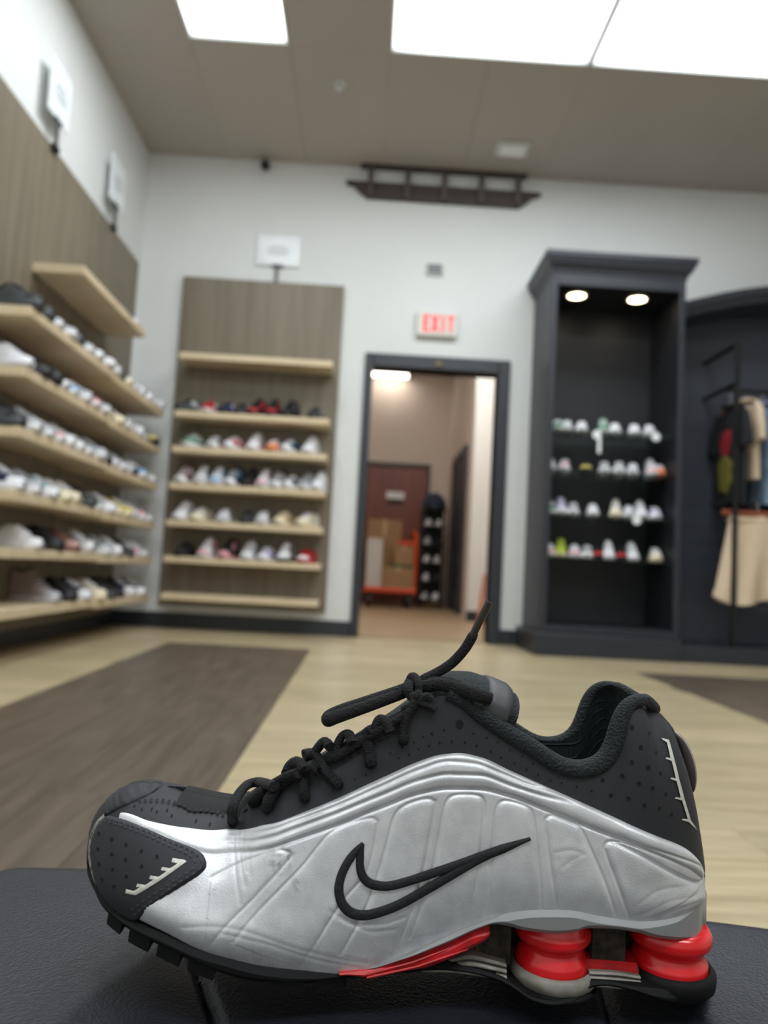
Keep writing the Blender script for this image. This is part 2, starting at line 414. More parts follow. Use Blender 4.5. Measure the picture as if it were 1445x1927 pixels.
for (px, py, lab) in ((104, 285, 'white card sign above the left wall shelves, nearer the camera'), (214, 436, 'white card sign above the left wall shelves, nearer the corner')):
    p = at(px, py, x=-1.80); sign_holder('sign_holder', lab, (-1.80, p[1], 2.708), .26, .30, .14, math.pi/2)

# ---- wall shelf units
SZ = [2.01, 1.60, 1.327, 1.058, .775, .522, .255]          # tops of the left unit's shelves
def wood_unit(name, label, base, boxes):
    t = thing(name, label, 'shelf unit', base)
    for nm, bx, m in boxes: MB().box(*bx, .003).build(nm, m, t, base)
    return t
LXP, LXF = -1.815, -1.545
tB = .046
boxes = [('back_panel', (XL, LXP, 3.05, 4.275, .1, 2.708), panel_m), ('back_panel', (XL, LXP, 4.278, 5.352, .1, 2.708), panel_m)]
wood_unit('wall_shelving', 'tall olive wood panelled wall with pale shelves along the left wall', (LXP, 4.2, .1), boxes)
def shelf(label, bx, brackets):
    c = ((bx[0]+bx[1])/2, (bx[2]+bx[3])/2, bx[4])
    t = thing('wall_shelf', label, 'shelf', c, group='pale wooden wall shelves')
    MB().box(*bx, .003).build('board', shelf_m, t, c)
    for q in brackets: MB().box(*q, .002).build('bracket', panel_m, t, c)
    return t
names = ['top', 'second', 'third', 'fourth', 'fifth', 'sixth', 'bottom']
shelf('short pale wooden shelf at the top of the left wall unit', (LXP, LXF, 3.73, 4.79, SZ[0]-tB, SZ[0]), [])
for k in range(1, 7):
    for (ya, yb, w_) in ((3.2, 4.275, 'near'), (4.278, 5.352, 'far')):
        dz = 0 if w_ == 'near' else -.012
        shelf('pale wooden shelf on the left wall, %s from the top, %s half' % (names[k], w_), (LXP, LXF, ya, yb, SZ[k]-tB+dz, SZ[k]+dz), [])
BZ = [2.01, 1.582, 1.322, 1.057, .79, .53, .266]
wood_unit('wall_shelving', 'olive wood panel with pale shelves on the back wall left of the doorway', (-.89, YB, .17),
          [('back_panel', (-1.51, -.276, YB-.04, YB-.001, .172, 2.67), panel_m)])
BYF = 5.225
for k in range(7):
    shelf('pale wooden shelf on the back wall unit, %s of seven' % names[k], (-1.432, -.318, BYF, YB-.04, BZ[k]-tB, BZ[k]), [])
# ---- dark display tower
CF, CX0, CX1 = 4.93, 1.205, 2.15
o_ = (1.68, 5.2, 0)
t = thing('display_tower', 'tall dark painted display cabinet with crown moulding and two lit downlights', 'cabinet', o_)
tower = t
MB().box(CX0, CX0+.03, CF+.02, YB-.001, .15, 2.66, .002).build('side_panel', cab_m, t, o_)
MB().box(CX1-.03, CX1, CF+.02, YB-.001, .15, 2.66, .002).build('side_panel', cab_m, t, o_)
MB().box(CX0+.03, CX1-.03, YB-.03, YB-.001, .15, 2.66).build('back_panel', cabshade_m, t, o_)
MB().box(CX0+.03, CX1-.03, CF+.02, YB-.03, 2.585, 2.66).build('top_panel', cabshade_m, t, o_)
MB().box(CX0+.03, CX1-.03, CF+.02, YB-.03, .15, .2).build('bottom_panel', cabshade_m, t, o_)
MB().box(CX0+.031, CX0+.034, CF+.022, YB-.031, .2, 2.584).build('inner_shade_sheet', cabshade_m, t, o_)  # thin dark sheets carry the painted shade on both inner sides
MB().box(CX1-.034, CX1-.031, CF+.022, YB-.031, .2, 2.584).build('inner_shade_sheet', cabshade_m, t, o_)
MB().box(CX0, 1.245, CF, CF+.02, .15, 2.66, .003).build('stile', cab_m, t, o_)
MB().box(2.11, CX1, CF, CF+.02, .15, 2.66, .003).build('stile', cab_m, t, o_)
MB().box(1.245, 2.11, CF, CF+.02, 2.57, 2.66, .003).build('top_rail', cab_m, t, o_)
MB().box(1.245, 2.11, CF, CF+.02, .15, .2, .003).build('bottom_rail', cab_m, t, o_)
MB().box(CX0-.045, CX1+.005, CF-.05, YB-.001, 0, .15, .006).build('plinth', cab_m, t, o_)
bm = MB(); prof = [(0, 2.655), (.008, 2.66), (.012, 2.685), (.03, 2.70), (.048, 2.735), (.052, 2.755), (.062, 2.76), (.062, 2.795), (-.05, 2.795), (-.05, 2.66)]
rows = []
for d, z in prof:
    rows.append([bm.bm.verts.new(q) for q in ((CX0-d, YB-.002, z), (CX0-d, CF-d, z), (CX1+d, CF-d, z), (CX1+d, YB-.002, z))])
n = len(rows)
for i in range(n):
    A, B = rows[i], rows[(i+1) % n]
    for k in range(3): bm.bm.faces.new((A[k], A[k+1], B[k+1], B[k]))
bm.bm.faces.new([r[0] for r in rows]); bm.bm.faces.new([r[3] for r in rows][::-1])
bm.build('crown_moulding', cab_m, t, o_)
for (px, py) in ((1085, 556), (1199, 563)):
    p = at(px, py, z=2.58)
    dl = MB().lathe([(.075, 2.585), (.078, 2.578), (.078, 2.574), (.062, 2.574), (.062, 2.582)], (p[0], p[1], 0), 28).build('downlight_trim', lampfr_m, t, o_, smooth=40)
    MB().lathe([(.061, 2.584), (.061, 2.577), (.03, 2.575)], (p[0], p[1], 0), 28).build('downlight_bulb', pot_m, t, o_)
CSZ = [1.565, 1.28, .972, .672]
for k, z in enumerate(CSZ):
    g = MB().box(CX0+.036, CX1-.036, 5.02, YB-.034, z-.012, z, .002).build('glass_shelf', glass_m)
    tag(g, 'glass shelf inside the dark display cabinet, %s from the top' % names[k].replace('top', 'first'), 'shelf', 'glass shelves of the dark cabinet')

# ---- dark clothes bay right of the tower, arched crown
o_ = (3.1, 5.3, 0); BXR = 4.05
t = thing('clothes_bay', 'dark painted wall bay with an arched crown where clothes hang', 'cabinet', o_)
MB().box(CX1+.006, BXR, 4.9, YB-.03, 0, .112, .006).build('plinth', cab_m, t, o_)
MB().box(BXR-.03, BXR, 5.05, YB-.03, .112, 2.55).build('side_panel', cab_m, t, o_)
za = lambda x, zz: zz + .19*math.sin(math.pi*min(1, max(0, (x-CX1)/(BXR-CX1))))
MB().prism([(CX1+.006, .112), (BXR, .112)]+[(x, za(x, 2.47)) for x in np.linspace(BXR, CX1+.006, 25)], 'y', YB-.03, YB-.001).build('back_panel', mat('bay_paint', (58, 62, 72), .5, noise=.08, nscale=4), t, o_)
for nm, d0, h0, h1 in (('arch_fascia', 0, 2.44, 2.5), ('arch_crown', .035, 2.485, 2.54)):
    bm = MB(); rows = []
    for x in np.linspace(CX1+.006, BXR, 33):
        rows.append([bm.bm.verts.new(q) for q in ((x, 5.1-d0, za(x, h0)), (x, 5.1-d0-.012, za(x, h1)), (x, YB-.03, za(x, h1)), (x, YB-.03, za(x, h0)))])
    for A, B in zip(rows, rows[1:]):
        for k in range(4): bm.bm.faces.new((A[k], A[(k+1) % 4], B[(k+1) % 4], B[k]))
    bm.bm.faces.new(rows[0]); bm.bm.faces.new(rows[-1][::-1])
    bm.build(nm, cab_m, t, o_)
# clothes rack: post, arms, rail
PY = 4.97; px_ = at(1384, 900, y=PY)[0]
t = thing('clothes_rack', 'black metal clothes rack with arms and rails in the dark bay', 'clothes rack', (px_, PY, .112))
o_ = (px_, PY, .112)
MB().box(px_-.016, px_+.016, PY-.012, PY+.012, .112, 2.245, .003).build('post', black_m, t, o_)
for z in (2.235, 1.955): MB().cyl((px_, PY, z), (px_, YB-.03, z), .016, n=12).build('arm', black_m, t, o_, smooth=40)
MB().cyl((px_, PY+.2, 1.955), (BXR-.03, PY+.2, 1.955), .013, n=12).build('rail', black_m, t, o_, smooth=40)
MB().cyl((px_-.12, PY+.12, 1.115), (BXR-.03, PY+.12, 1.115), .011, n=12).build('rail', black_m, t, o_, smooth=40)
MB().cyl((px_, PY, 1.115), (px_, PY+.12, 1.115), .011, n=12).build('arm', black_m, t, o_, smooth=40)

def garment(name, label, x, zt, zb, hy, m, seed, sleeve=True, flare=1.12, yc=PY+.2, prints=()):
    """a shirt hanging across the rail: shoulders along y, folds down its faces."""
    t = thing(name, label, 'shirt', (x, yc, zb), group='shirts on the upper rail')
    rg = random.Random(seed); nz, na = 22, 40; V = np.zeros((nz, na+1, 3)); ph = rg.random()*6
    for i in range(nz):
        f = i/(nz-1); z = zt-(zt-zb)*f
        sh = min(1, .3+f*7) if f < .1 else 1+(flare-1)*f
        for k in range(na+1):
            a = 2*math.pi*k/na
            ry = hy*sh; rx = (.016+.018*min(1, f*3))*(1+.25*math.sin(5*a+ph)*f)
            V[i, k] = (rx*math.cos(a)+.008*math.sin(a*3+ph)*f, ry*math.sin(a), z-zb-(.05*abs(math.sin(a))*max(0, 1-f*8)))
    new_obj('body', grid_mesh('body', V), m, t)
    if sleeve:
        for s in (-1, 1):
            z = zt-zb
            MB().tube([(0, s*hy*.72, z-.05), (0, s*hy*1.0, z-.11), (-.004, s*hy*1.15, z-.22), (-.006, s*hy*1.2, z-.32)], [.05, .062, .07, .075], 14, .4, (1, 0, 0)).build('sleeve', m, t, smooth=50)
    MB().lathe([(.055, -.012), (.062, .0), (.058, .012), (.048, .01)], (0, 0, zt-zb), 20).build('collar', m, t, smooth=50)
    for (pm, y0, z0, ry, rz) in prints:
        rgp = random.Random(seed+int(z0*100)); n = 14
        poly = [(y0+ry*math.cos(2*math.pi*k/n)*(.7+.5*rgp.random()), z0-zb+rz*math.sin(2*math.pi*k/n)*(.7+.5*rgp.random())) for k in range(n)]
        MB().prism(poly, 'x', -.05, -.03).build('print', pm, t)
    return t
def hanger(label, x, zt, hy, m, yc=PY+.2, rail=1.955):
    t = thing('clothes_hanger', label, 'hanger', (x, yc, zt), group='hangers on the upper rail')
    MB().tube([(0, -hy, -.07), (0, -hy*.5, -.025), (0, 0, .0), (0, hy*.5, -.025), (0, hy, -.07)], .009, 10).build('bar', m, t, smooth=50)
    r = .022; zz = rail-zt
    MB().tube([(0, 0, 0), (0, 0, zz-.03)]+[(0, r*math.sin(a), zz-.008-r*math.cos(a)) for a in np.linspace(0, 4.4, 12)], .003, 8).build('hook', chrome_m, t, smooth=50)
redp = mat('red_print', (150, 28, 40), .8); olvp = mat('olive_print', (112, 108, 40), .8)
for (x, lab, zt, zb, hy, m, sd, pr, hl) in (
    (2.60, 'black shirt with red and olive print hanging nearest the cabinet', 1.83, 1.10, .2, blackcot_m, 1, ((redp, -.02, 1.56, .07, .1), (olvp, -.03, 1.33, .1, .14)), 'wooden hanger holding the black printed shirt'),
    (2.72, 'beige short sleeved shirt hanging between black shirt and pale denim', 1.88, 1.29, .155, beige_m, 2, (), 'wooden hanger holding the beige shirt'),
    (2.84, 'pale blue denim jacket hanging behind the beige shirt', 1.86, 1.12, .21, denim_m, 3, (), 'wooden hanger holding the pale denim jacket')):
    garment('hanging_shirt', lab, x, zt, zb, hy, m, sd, prints=pr); hanger(hl, x, zt+.012, hy*.9, hangerwood_m)
garment('hanging_shirt', 'black garment hanging at the right edge beside the denim', 2.96, 1.85, 1.05, .22, blackcot_m, 5)
hanger('wooden hanger holding the black garment at the right edge', 2.96, 1.862, .19, hangerwood_m)
# shorts on a wooden clip hanger
SY = PY+.06; sx = 2.74
t = thing('clip_hanger', 'reddish wooden clip hanger holding the beige shorts', 'hanger', (sx, SY, 1.045))
MB().box(-.26, .26, -.012, .012, -.02, .018, .006, 2).build('bar', mat('red_hanger_wood', (150, 78, 50), .4), t)
MB().tube([(0, 0, .018), (0, 0, .05)]+[(0, .028+.0-.028*math.cos(a), .07+.025*math.sin(a)) for a in np.linspace(-.6, 3.6, 10)], .003, 8).build('hook', chrome_m, t, smooth=50)
for s in (-1, 1): MB().box(s*.15-.014, s*.15+.014, -.018, .018, -.05, -.015, .004).build('clip', black_m, t)
t = thing('hanging_shorts', 'beige shorts hanging from the wooden clip hanger', 'shorts', (sx, SY, .45))
nz, na = 26, 56
for nm, m, grow in (('shorts_body', beige_m, 0),):
    V = np.zeros((nz, na+1, 3))
    for i in range(nz):
        f = i/(nz-1); z = 1.01-(1.01-.43)*f; hx = .2+.115*f
        for k in range(na+1):
            a = 2*math.pi*k/na; x = hx*math.cos(a); notch = max(0, f-.42)
            pinch = math.exp(-((x-.02)/.05)**2)*notch*1.6
            y = (.045+.03*f)*math.sin(a)*(1-.75*min(1, pinch*1.2))+.012*math.sin(9*a+f*3)*f
            zz = z+(-.03*math.cos(3*a)*f if f > .9 else 0)+(.02*math.cos(2.2*math.pi*x/hx)*(1-f)**2*.8)
            V[i, k] = (x, y, zz-.45)
    new_obj(nm, grid_mesh(nm, V), m, t)
MB().box(-.205, .205, -.05, .05, .53, .565, .01, 2).build('waistband', beige_m, t)
t = thing('folded_trousers', 'grey trousers hem showing below the beige shorts', 'trousers', (2.86, SY+.14, .36))
V = np.zeros((12, 33, 3))
for i in range(12):
    f = i/11
    for k in range(33):
        a = 2*math.pi*k/32; V[i, k] = ((.15+.01*f)*math.cos(a), .035*math.sin(a)+.008*math.sin(7*a), .66*(1-f))
new_obj('trouser_leg', grid_mesh('trouser_leg', V), mat('slate_cotton', (78, 84, 96), .9), t)

# ---- stock room beyond the doorway
SX0, SX1, SYB = -1.2, 1.24, 11.4
struct(MB().box(SX0-.1, 3.0, YB+.12, SYB+.1, -.1, 0).build('floor', mat('stock_floor', (160, 140, 112), .4, nscale=3, stretch=(1, 5, 1), rgb2=(140, 120, 92))))
struct(MB().box(SX0-.1, 3.0, YB+.12, SYB+.1, ZC, ZC+.1).build('ceiling', ceil_m))
struct(MB().box(SX0-.1, 3.0, SYB, SYB+.1, 0, ZC).build('wall_stockroom_end', stockwall_m))
struct(MB().box(SX0-.1, SX0, YB+.12, SYB, 0, ZC).build('wall_stockroom_left', stockwall_m))
struct(MB().box(SX1, SX1+.1, 8.15, SYB, 0, ZC).build('wall_stockroom_right', stockwall_m))
struct(MB().box(1.15, 3.0, 8.03, 8.15, 0, ZC).build('wall_stockroom_return', wall_m))
struct(MB().box(2.9, 3.0, YB+.12, 8.03, 0, ZC).build('wall_stockroom_side', stockwall_m))
baseboard('baseboard_stockroom', (1.14, 2.9, 8.015, 8.03, 0, .11))
t = thing('door_2', None, None, (SX1, 9.8, 0)); struct(t); o_ = (SX1, 9.8, 0)
for y0, y1 in ((9.15, 9.25), (10.35, 10.45)): MB().box(SX1-.05, SX1, y0, y1, 0, 2.15).build('door_jamb', trim_m, t, o_)
MB().box(SX1-.05, SX1, 9.25, 10.35, 2.05, 2.15).build('door_head', trim_m, t, o_)
MB().box(SX1-.02, SX1, 9.25, 10.35, 0, 2.05).build('door_leaf', trim_m, t, o_)
t = thing('door_3', None, None, (.45, SYB, 0)); struct(t); o_ = (.45, SYB, 0)
dl = MB().box(-.02, .9, SYB-.03, SYB-.001, .01, 2.12, .003).build('door_leaf', reddoor_m, t, o_)
for x0, x1, z0, z1 in ((-.1, -.025, 0, 2.19), (.905, .95, 0, 2.19), (-.025, .905, 2.125, 2.19)): MB().box(x0, x1, SYB-.05, SYB-.001, z0, z1, .004).build('door_frame', mat('brown_frame', (70, 60, 56), .5), t, o_)
MB().cyl((.83, SYB-.03, 1.02), (.83, SYB-.09, 1.02), .03, n=16).build('door_knob', chrome_m, t, o_, smooth=40)
t = thing('door_notice', 'white and black notice fixed to the reddish stock room door', 'notice', (.42, SYB-.03, 1.62))
MB().box(-.14, .14, -.006, 0, 0, .11, .002).build('notice_card', card_m, t); MB().box(-.12, .12, -.008, -.001, -.09, -.004, .002).build('notice_strip', black_m, t)
xl_, xr_ = at(700, 697, y=11.15)[0], at(770, 700, y=11.15)[0]; xm_, hw_ = (xl_+xr_)/2, (xr_-xl_)/2
t = thing('stock_light', 'warm ceiling light hung low near the stock room end wall', 'ceiling light', (xm_, 11.15, ZC))
MB().box(-hw_, hw_, -.2, .2, -.1, -.06, .004).build('frame', lampfr_m, t); MB().box(-hw_+.01, hw_-.01, -.19, .19, -.11, -.1, .003).build('diffuser', stockdim_m, t)
for s_ in (-1, 1): MB().cyl((s_*hw_*.7, 0, -.06), (s_*hw_*.7, 0, 0), .006, n=8).build('hanging_rod', chrome_m, t)
t = thing('stock_light', 'unseen light panel added to brighten the stock room behind the doorway', 'ceiling light', (.6, 7.0, ZC))  # added fill light, out of view, to lift the stock room
MB().box(-.6, .6, -.3, .3, -.02, 0, .004).build('frame', lampfr_m, t); MB().box(-.57, .57, -.27, .27, -.03, -.02, .004).build('diffuser', stockfill_m, t)
# platform cart with boxes
o_ = (.35, 10.2, 0)
t = thing('platform_cart', 'orange platform cart loaded with boxes in the stock room', 'cart', o_)
MB().box(.0, .72, 9.95, 10.75, .2, .27, .012, 2).build('platform', orange_m, t, o_)
MB().tube([(.70, 10.05, .27), (.70, 10.05, .98), (.69, 10.07, 1.03), (.66, 10.12, 1.05), (.66, 10.6, 1.05), (.69, 10.66, 1.03), (.70, 10.68, .98), (.70, 10.68, .27)], .022, 10).build('handle', orange_m, t, o_, smooth=50)
MB().box(.45, .71, 10.03, 10.07, .86, .91, .01).build('handle_bar', orange_m, t, o_)
for x, y in ((.08, 10.03), (.62, 10.03), (.08, 10.67), (.62, 10.67)):
    wq = MB().cyl((x-.025, y, .085), (x+.025, y, .085), .085, n=20).build('wheel', rubber_m, t, o_, smooth=40)
    MB().box(x-.035, x+.035, y-.02, y+.02, .15, .2).build('caster_fork', black_m, t, o_)
def carton(label, x0, x1, y0, y1, z0, h, m, tape=True, rz=0):
    c = ((x0+x1)/2, (y0+y1)/2, z0); hx, hy = (x1-x0)/2, (y1-y0)/2
    t = thing('carton', label, 'box', c, rz, 'boxes on the stock room cart')
    MB().box(-hx, hx, -hy, hy, 0, h, .004).build('box_body', m, t)
    if tape: MB().box(-.025, .025, -hy-.001, hy+.001, h*.75, h+.001).build('tape', mat('packing_tape', (176, 150, 112), .3), t)
carton('wide low brown carton at the front of the stock room cart', .24, .68, 9.97, 10.33, .27, .28, cardbd_m)
carton('small brown carton on top of the wide low carton', .40, .66, 10.0, 10.3, .55+.04, .25, cardbd_m)
carton('green topped flat box between the two brown cartons', .38, .67, 9.99, 10.31, .55, .04, mat('green_board', (40, 84, 50), .7), False)
carton('tall white carton standing at the left of the cart', .02, .235, 10.02, 10.33, .27, .66, mat('white_board', (190, 186, 182), .7), False)
carton('large brown carton standing at the rear of the cart', .02, .5, 10.38, 10.72, .27, .95, cardbd_m)
# stock shoe rack
o_ = (.97, 10.5, 0)
t = thing('shoe_rack', 'dark narrow rack stacked with shoes beside the stock room cart', 'rack', o_); srack = t
for x in (.8, 1.12):
    for y in (10.28, 10.72): MB().box(x-.012, x+.012, y-.012, y+.012, 0, 1.42).build('upright', black_m, t, o_)
RZ = [.12, .38, .64, .90, 1.16, 1.42]
for z in RZ: MB().box(.788, 1.132, 10.268, 10.732, z-.015, z).build('rack_shelf', black_m, t, o_)
MB().box(.8, 1.12, 10.722, 10.732, .1, 1.42).build('rack_back', black_m, t, o_)
V = np.zeros((14, 25, 3))
for i in range(14):
    f = i/13*math.pi/2
    for k in range(25):
        a = 2*math.pi*k/24; r = math.cos(f)*(1+.08*math.sin(3*a)+.05*math.sin(7*a+f*4)); V[i, k] = (.17*r*math.cos(a), .2*r*math.sin(a), .22*math.sin(f)+.02*math.sin(5*a)*math.cos(f))
tag(new_obj('cloth_bundle', grid_mesh('cloth_bundle', V), mat('navy_cloth', (44, 54, 78), .9, noise=.4, nscale=12), None, (.96, 10.5, 1.44)), 'navy cloth bundle heaped on top of the stock room rack', 'bundle')
tag(MB().prism([(1.21, 0), (1.27, 0), (1.285, .52), (1.262, .52)], 'y', 7.7, 7.73).build('leaning_board', mat('salmon_board', (205, 120, 100), .6)), 'salmon red board leaning in the stock room beside the door jamb', 'board')
# ================================================================== BENCH
BZT = .3315                                              # top of the leather seat
leather_m = mat('black_leather', (25, 29, 38), .48, noise=.12, nscale=18, bump=.35, bscale=620, btype='voronoi', bdist=.0007, spec=.5)
bench = thing('leather_bench', 'black leather bench seat with stitched seams under the running shoe', 'bench', (0, .2, 0), -.09)
nu, nv = 340, 220
U, V = np.meshgrid(np.linspace(-1, 1, nu), np.linspace(-1, 1, nv), indexing='ij')
kq = .16
ax, ay, bx_, by_ = .275, .285, .006, .194
Xq = bx_+ax*U*np.sqrt(1-kq*V**2); Yq = by_+ay*V*np.sqrt(1-kq*U**2)
dq = np.minimum(ax*(1-np.abs(U)), ay*(1-np.abs(V)))
du = np.clip(1-ax*(1-np.abs(U))/.035, 0, 1); dv = np.clip(1-ay*(1-np.abs(V))/.035, 0, 1)
de = np.clip(np.sqrt(du**2+dv**2), 0, 1)
Zq = BZT-.035*(1-np.sqrt(np.clip(1-de**2, 0, 1)))
_c, _s = math.cos(-.09), math.sin(-.09)
Xw = Xq*_c-(Yq-.2)*_s; Yw = .2+Xq*_s+(Yq-.2)*_c               # the seat turned a little on the floor
for (A, B), dep in (((at(394, 1872, z=BZT), at(412, 1926, z=BZT)), .0055), ((at(1148, 1896, z=BZT), at(1156, 1926, z=BZT)), .003)):
    dd = np.abs(Xw-A[0]-(B[0]-A[0])/(B[1]-A[1])*(Yw-A[1])); Zq -= dep*np.exp(-(dd/.0028)**2)+dep*.55*np.exp(-(dd/.016)**2)
Zq += .0012*np.sin(Xq*31+Yq*9)*np.sin(Yq*27)*(1-de)
Zq -= .0016*np.exp(-(((Xq-.1)/.09)**2+((Yq-.36)/.06)**2))
G = np.stack([Xq, Yq-.2, Zq], -1)
me = grid_mesh('seat_cushion', G)
bm = bmesh.new(); bm.from_mesh(me)
be = [e for e in bm.edges if e.is_boundary]
r = bmesh.ops.extrude_edge_only(bm, edges=be); vv = [v for v in r['geom'] if isinstance(v, bmesh.types.BMVert)]
for v in vv: v.co.z = BZT-.13
ee = [e for e in r['geom'] if isinstance(e, bmesh.types.BMEdge)]
bmesh.ops.recalc_face_normals(bm, faces=bm.faces); bm.to_mesh(me); bm.free()
me.polygons.foreach_set('use_smooth', [True]*len(me.polygons))
new_obj('seat_cushion', me, leather_m, bench)
MB().box(-.22, .23, -.24, .22, .13, BZT-.125, .01).build('seat_base', leather_m, bench)
for x in (-.19, .2):
    for y in (-.21, .19): MB().cyl((x, y, 0), (x, y, .135), .014, .02, n=14).build('leg', black_m, bench, smooth=40)

# ================================================================== RUNNING SHOE
YC = .36
shoe_o = np.array([.01, YC, BZT])
shoe = thing('running_shoe', 'silver and black running shoe with red heel columns, loose laces, on the bench', 'shoe', tuple(shoe_o))
# plan half width along the shoe, measured at stations of the side view
Wst = [(165, 0), (166.5, .0075), (170, .013), (178, .0195), (192, .026), (215, .033), (255, .040), (310, .0455), (390, .0495), (480, .050), (580, .0475), (690, .0425), (800, .0385), (900, .0365), (1000, .0365), (1100, .0365), (1180, .0365), (1230, .0355), (1270, .0338), (1300, .0295), (1316, .023), (1324, .0145), (1328, 0)]
def X_of(px, py, Y): return at(px, py, y=Y)[0]
Wx = pchip([(X_of(p, 1650, YC-.9*w_), w_) for p, w_ in Wst])
XT, XH = X_of(165, 1650, YC), X_of(1328, 1650, YC)
def xz(pts, yof):
    out = []
    for q in pts:
        Y = q[2] if len(q) > 2 else yof(q[0]); p = at(q[0], q[1], y=Y); out.append((p[0], p[2]))
    return out
Wpx = pchip(Wst)
rpx = pchip([(165, 0), (440, 0), (520, .42), (700, .58), (838, .66), (1000, .74), (1100, .76), (1180, .7), (1225, .45), (1243, 0), (1328, 0)])
ztop = pchip(xz([(165, 1600, YC), (167, 1576, YC-.003), (173, 1552, YC-.004), (190, 1522, YC-.004), (220, 1495, YC-.004), (258, 1481, YC-.004), (300, 1478, YC), (350, 1490, YC), (400, 1502, YC), (440, 1507, YC)] +
    [(p, y, YC-Wpx(p)*rpx(p)) for p, y in ((500, 1481), (560, 1449), (600, 1426), (650, 1396), (700, 1367), (750, 1341), (800, 1318), (836, 1309), (862, 1318), (900, 1349), (950, 1388), (1000, 1420), (1040, 1447), (1070, 1459), (1100, 1461), (1130, 1451), (1150, 1432), (1165, 1402), (1176, 1366), (1188, 1342), (1203, 1329), (1222, 1329))] +
    [(1243, 1349, YC), (1256, 1378, YC), (1275, 1435, YC), (1292, 1505, YC), (1308, 1575, YC), (1320, 1632, YC), (1325, 1680, YC), (1328, 1722, YC)], None))
ylo = lambda p: YC-.92*Wpx(p)
zbot = pchip(xz([(165, 1601, YC), (167, 1622), (173, 1648), (188, 1678), (212, 1708), (250, 1735), (300, 1760), (400, 1805), (500, 1832), (600, 1842), (680, 1838), (760, 1810), (850, 1772), (930, 1742), (1000, 1735), (1070, 1735), (1150, 1745), (1230, 1752), (1300, 1747), (1328, 1738, YC)], ylo))
Xa = lambda p: X_of(p, 1600, ylo(p))
rx = pchip([(Xa(p), rpx(p)) for p in (165, 300, 440, 480, 520, 600, 700, 838, 1000, 1100, 1180, 1205, 1225, 1235, 1243, 1328)])
pex = pchip([(Xa(p), v) for p, v in ((165, 2.2), (300, 2.1), (440, 2.2), (560, 1.9), (800, 1.7), (1000, 1.7), (1180, 2.0), (1250, 4.0), (1328, 4.0))])
qex = pchip([(Xa(p), v) for p, v in ((165, .5), (400, .5), (470, .62), (600, .85), (700, 1.0), (1150, 1.0), (1235, .5), (1328, .5))])
def ghalf(x, z):
    zb = zbot(x); zt = ztop(x); t = np.clip((z-zb)/np.maximum(zt-zb, 1e-5), 0, 1)
    r = rx(x)
    g = r+(1-r)*np.clip(1-t**pex(x), 0, 1)**qex(x)
    g = g*(1-.09*np.clip(1-t/.3, 0, 1)**2)
    return Wx(x)*g
def ylat(x, z): return YC-ghalf(x, z)
def side(px, py, n=14):
    """(x, z) on the outer flank for a measured point of the side view."""
    px = np.asarray(px, float); py = np.asarray(py, float); Y = np.full(px.shape, YC-.03)
    d = [cF[i]+cR[i]*(px-CX)/FPX-cU[i]*(py-CY)/FPX for i in range(3)]
    for k in range(n):
        s_ = Y/d[1]; x = d[0]*s_; z = HCAM+d[2]*s_
        Y = .5*Y+.5*ylat(x, z)
    return x, z
def nrm(x, z, e=.0006):
    gx = (ylat(x+e, z)-ylat(x-e, z))/(2*e); gz = (ylat(x, z+e)-ylat(x, z-e))/(2*e)
    gx = np.clip(gx, -6, 6); gz = np.clip(gz, -6, 6)
    n = np.stack([gx, -np.ones_like(gx), gz], -1); return n/np.linalg.norm(n, axis=-1, keepdims=True)
dropx = pchip([(Xa(p), v) for p, v in ((165, 0), (440, 0), (500, .008), (560, .0115), (650, .0125), (740, .0105), (815, .004), (850, 0), (1328, 0))])
def other_side(P):
    """mirror to the inner flank, whose eyestay sits a little lower."""
    P = P.copy(); P[..., 1] = -P[..., 1]; x = P[..., 0]+shoe_o[0]; z = P[..., 2]+shoe_o[2]
    t = np.clip((z-zbot(x))/np.maximum(ztop(x)-zbot(x), 1e-5), 0, 1.1); P[..., 2] -= dropx(x)*sstep(.45, 1, t); return P
def flank(x, z, off, sgn=1):
    """surface point pushed out by off; sgn=-1 gives the other flank."""
    P = np.stack([x, ylat(x, z), z], -1)+nrm(x, z)*np.asarray(off)[..., None]
    P = P-shoe_o
    return other_side(P) if sgn < 0 else P
def XZ(pts): 
    a = np.array(pts, float); x, z = side(a[:, 0], a[:, 1]); return np.stack([x, z], -1)
def fcurve(pts):
    q = XZ(pts); keep = [0]
    for i in range(1, len(q)):
        if q[i, 0] > q[keep[-1], 0]+1e-5: keep.append(i)
    return pchip(q[keep])
def poly_dist(x, z, poly, closed=False):
    P = np.asarray(poly); Q = np.roll(P, -1, 0) if closed else P[1:]; P = P if closed else P[:-1]
    best = np.full(x.shape, 1e9)
    for (ax_, az_), (bx__, bz__) in zip(P, Q):
        dx, dz = bx__-ax_, bz__-az_; t = np.clip(((x-ax_)*dx+(z-az_)*dz)/(dx*dx+dz*dz+1e-12), 0, 1)
        best = np.minimum(best, (x-ax_-t*dx)**2+(z-az_-t*dz)**2)
    return np.sqrt(best)
def inside(x, z, poly):
    P = np.asarray(poly); r = np.zeros(x.shape, bool); j = len(P)-1
    for i in range(len(P)):
        c_ = (P[i, 1] > z) != (P[j, 1] > z)
        r ^= c_ & (x < (P[j, 0]-P[i, 0])*(z-P[i, 1])/(P[j, 1]-P[i, 1]+1e-12)+P[i, 0]); j = i
    return r
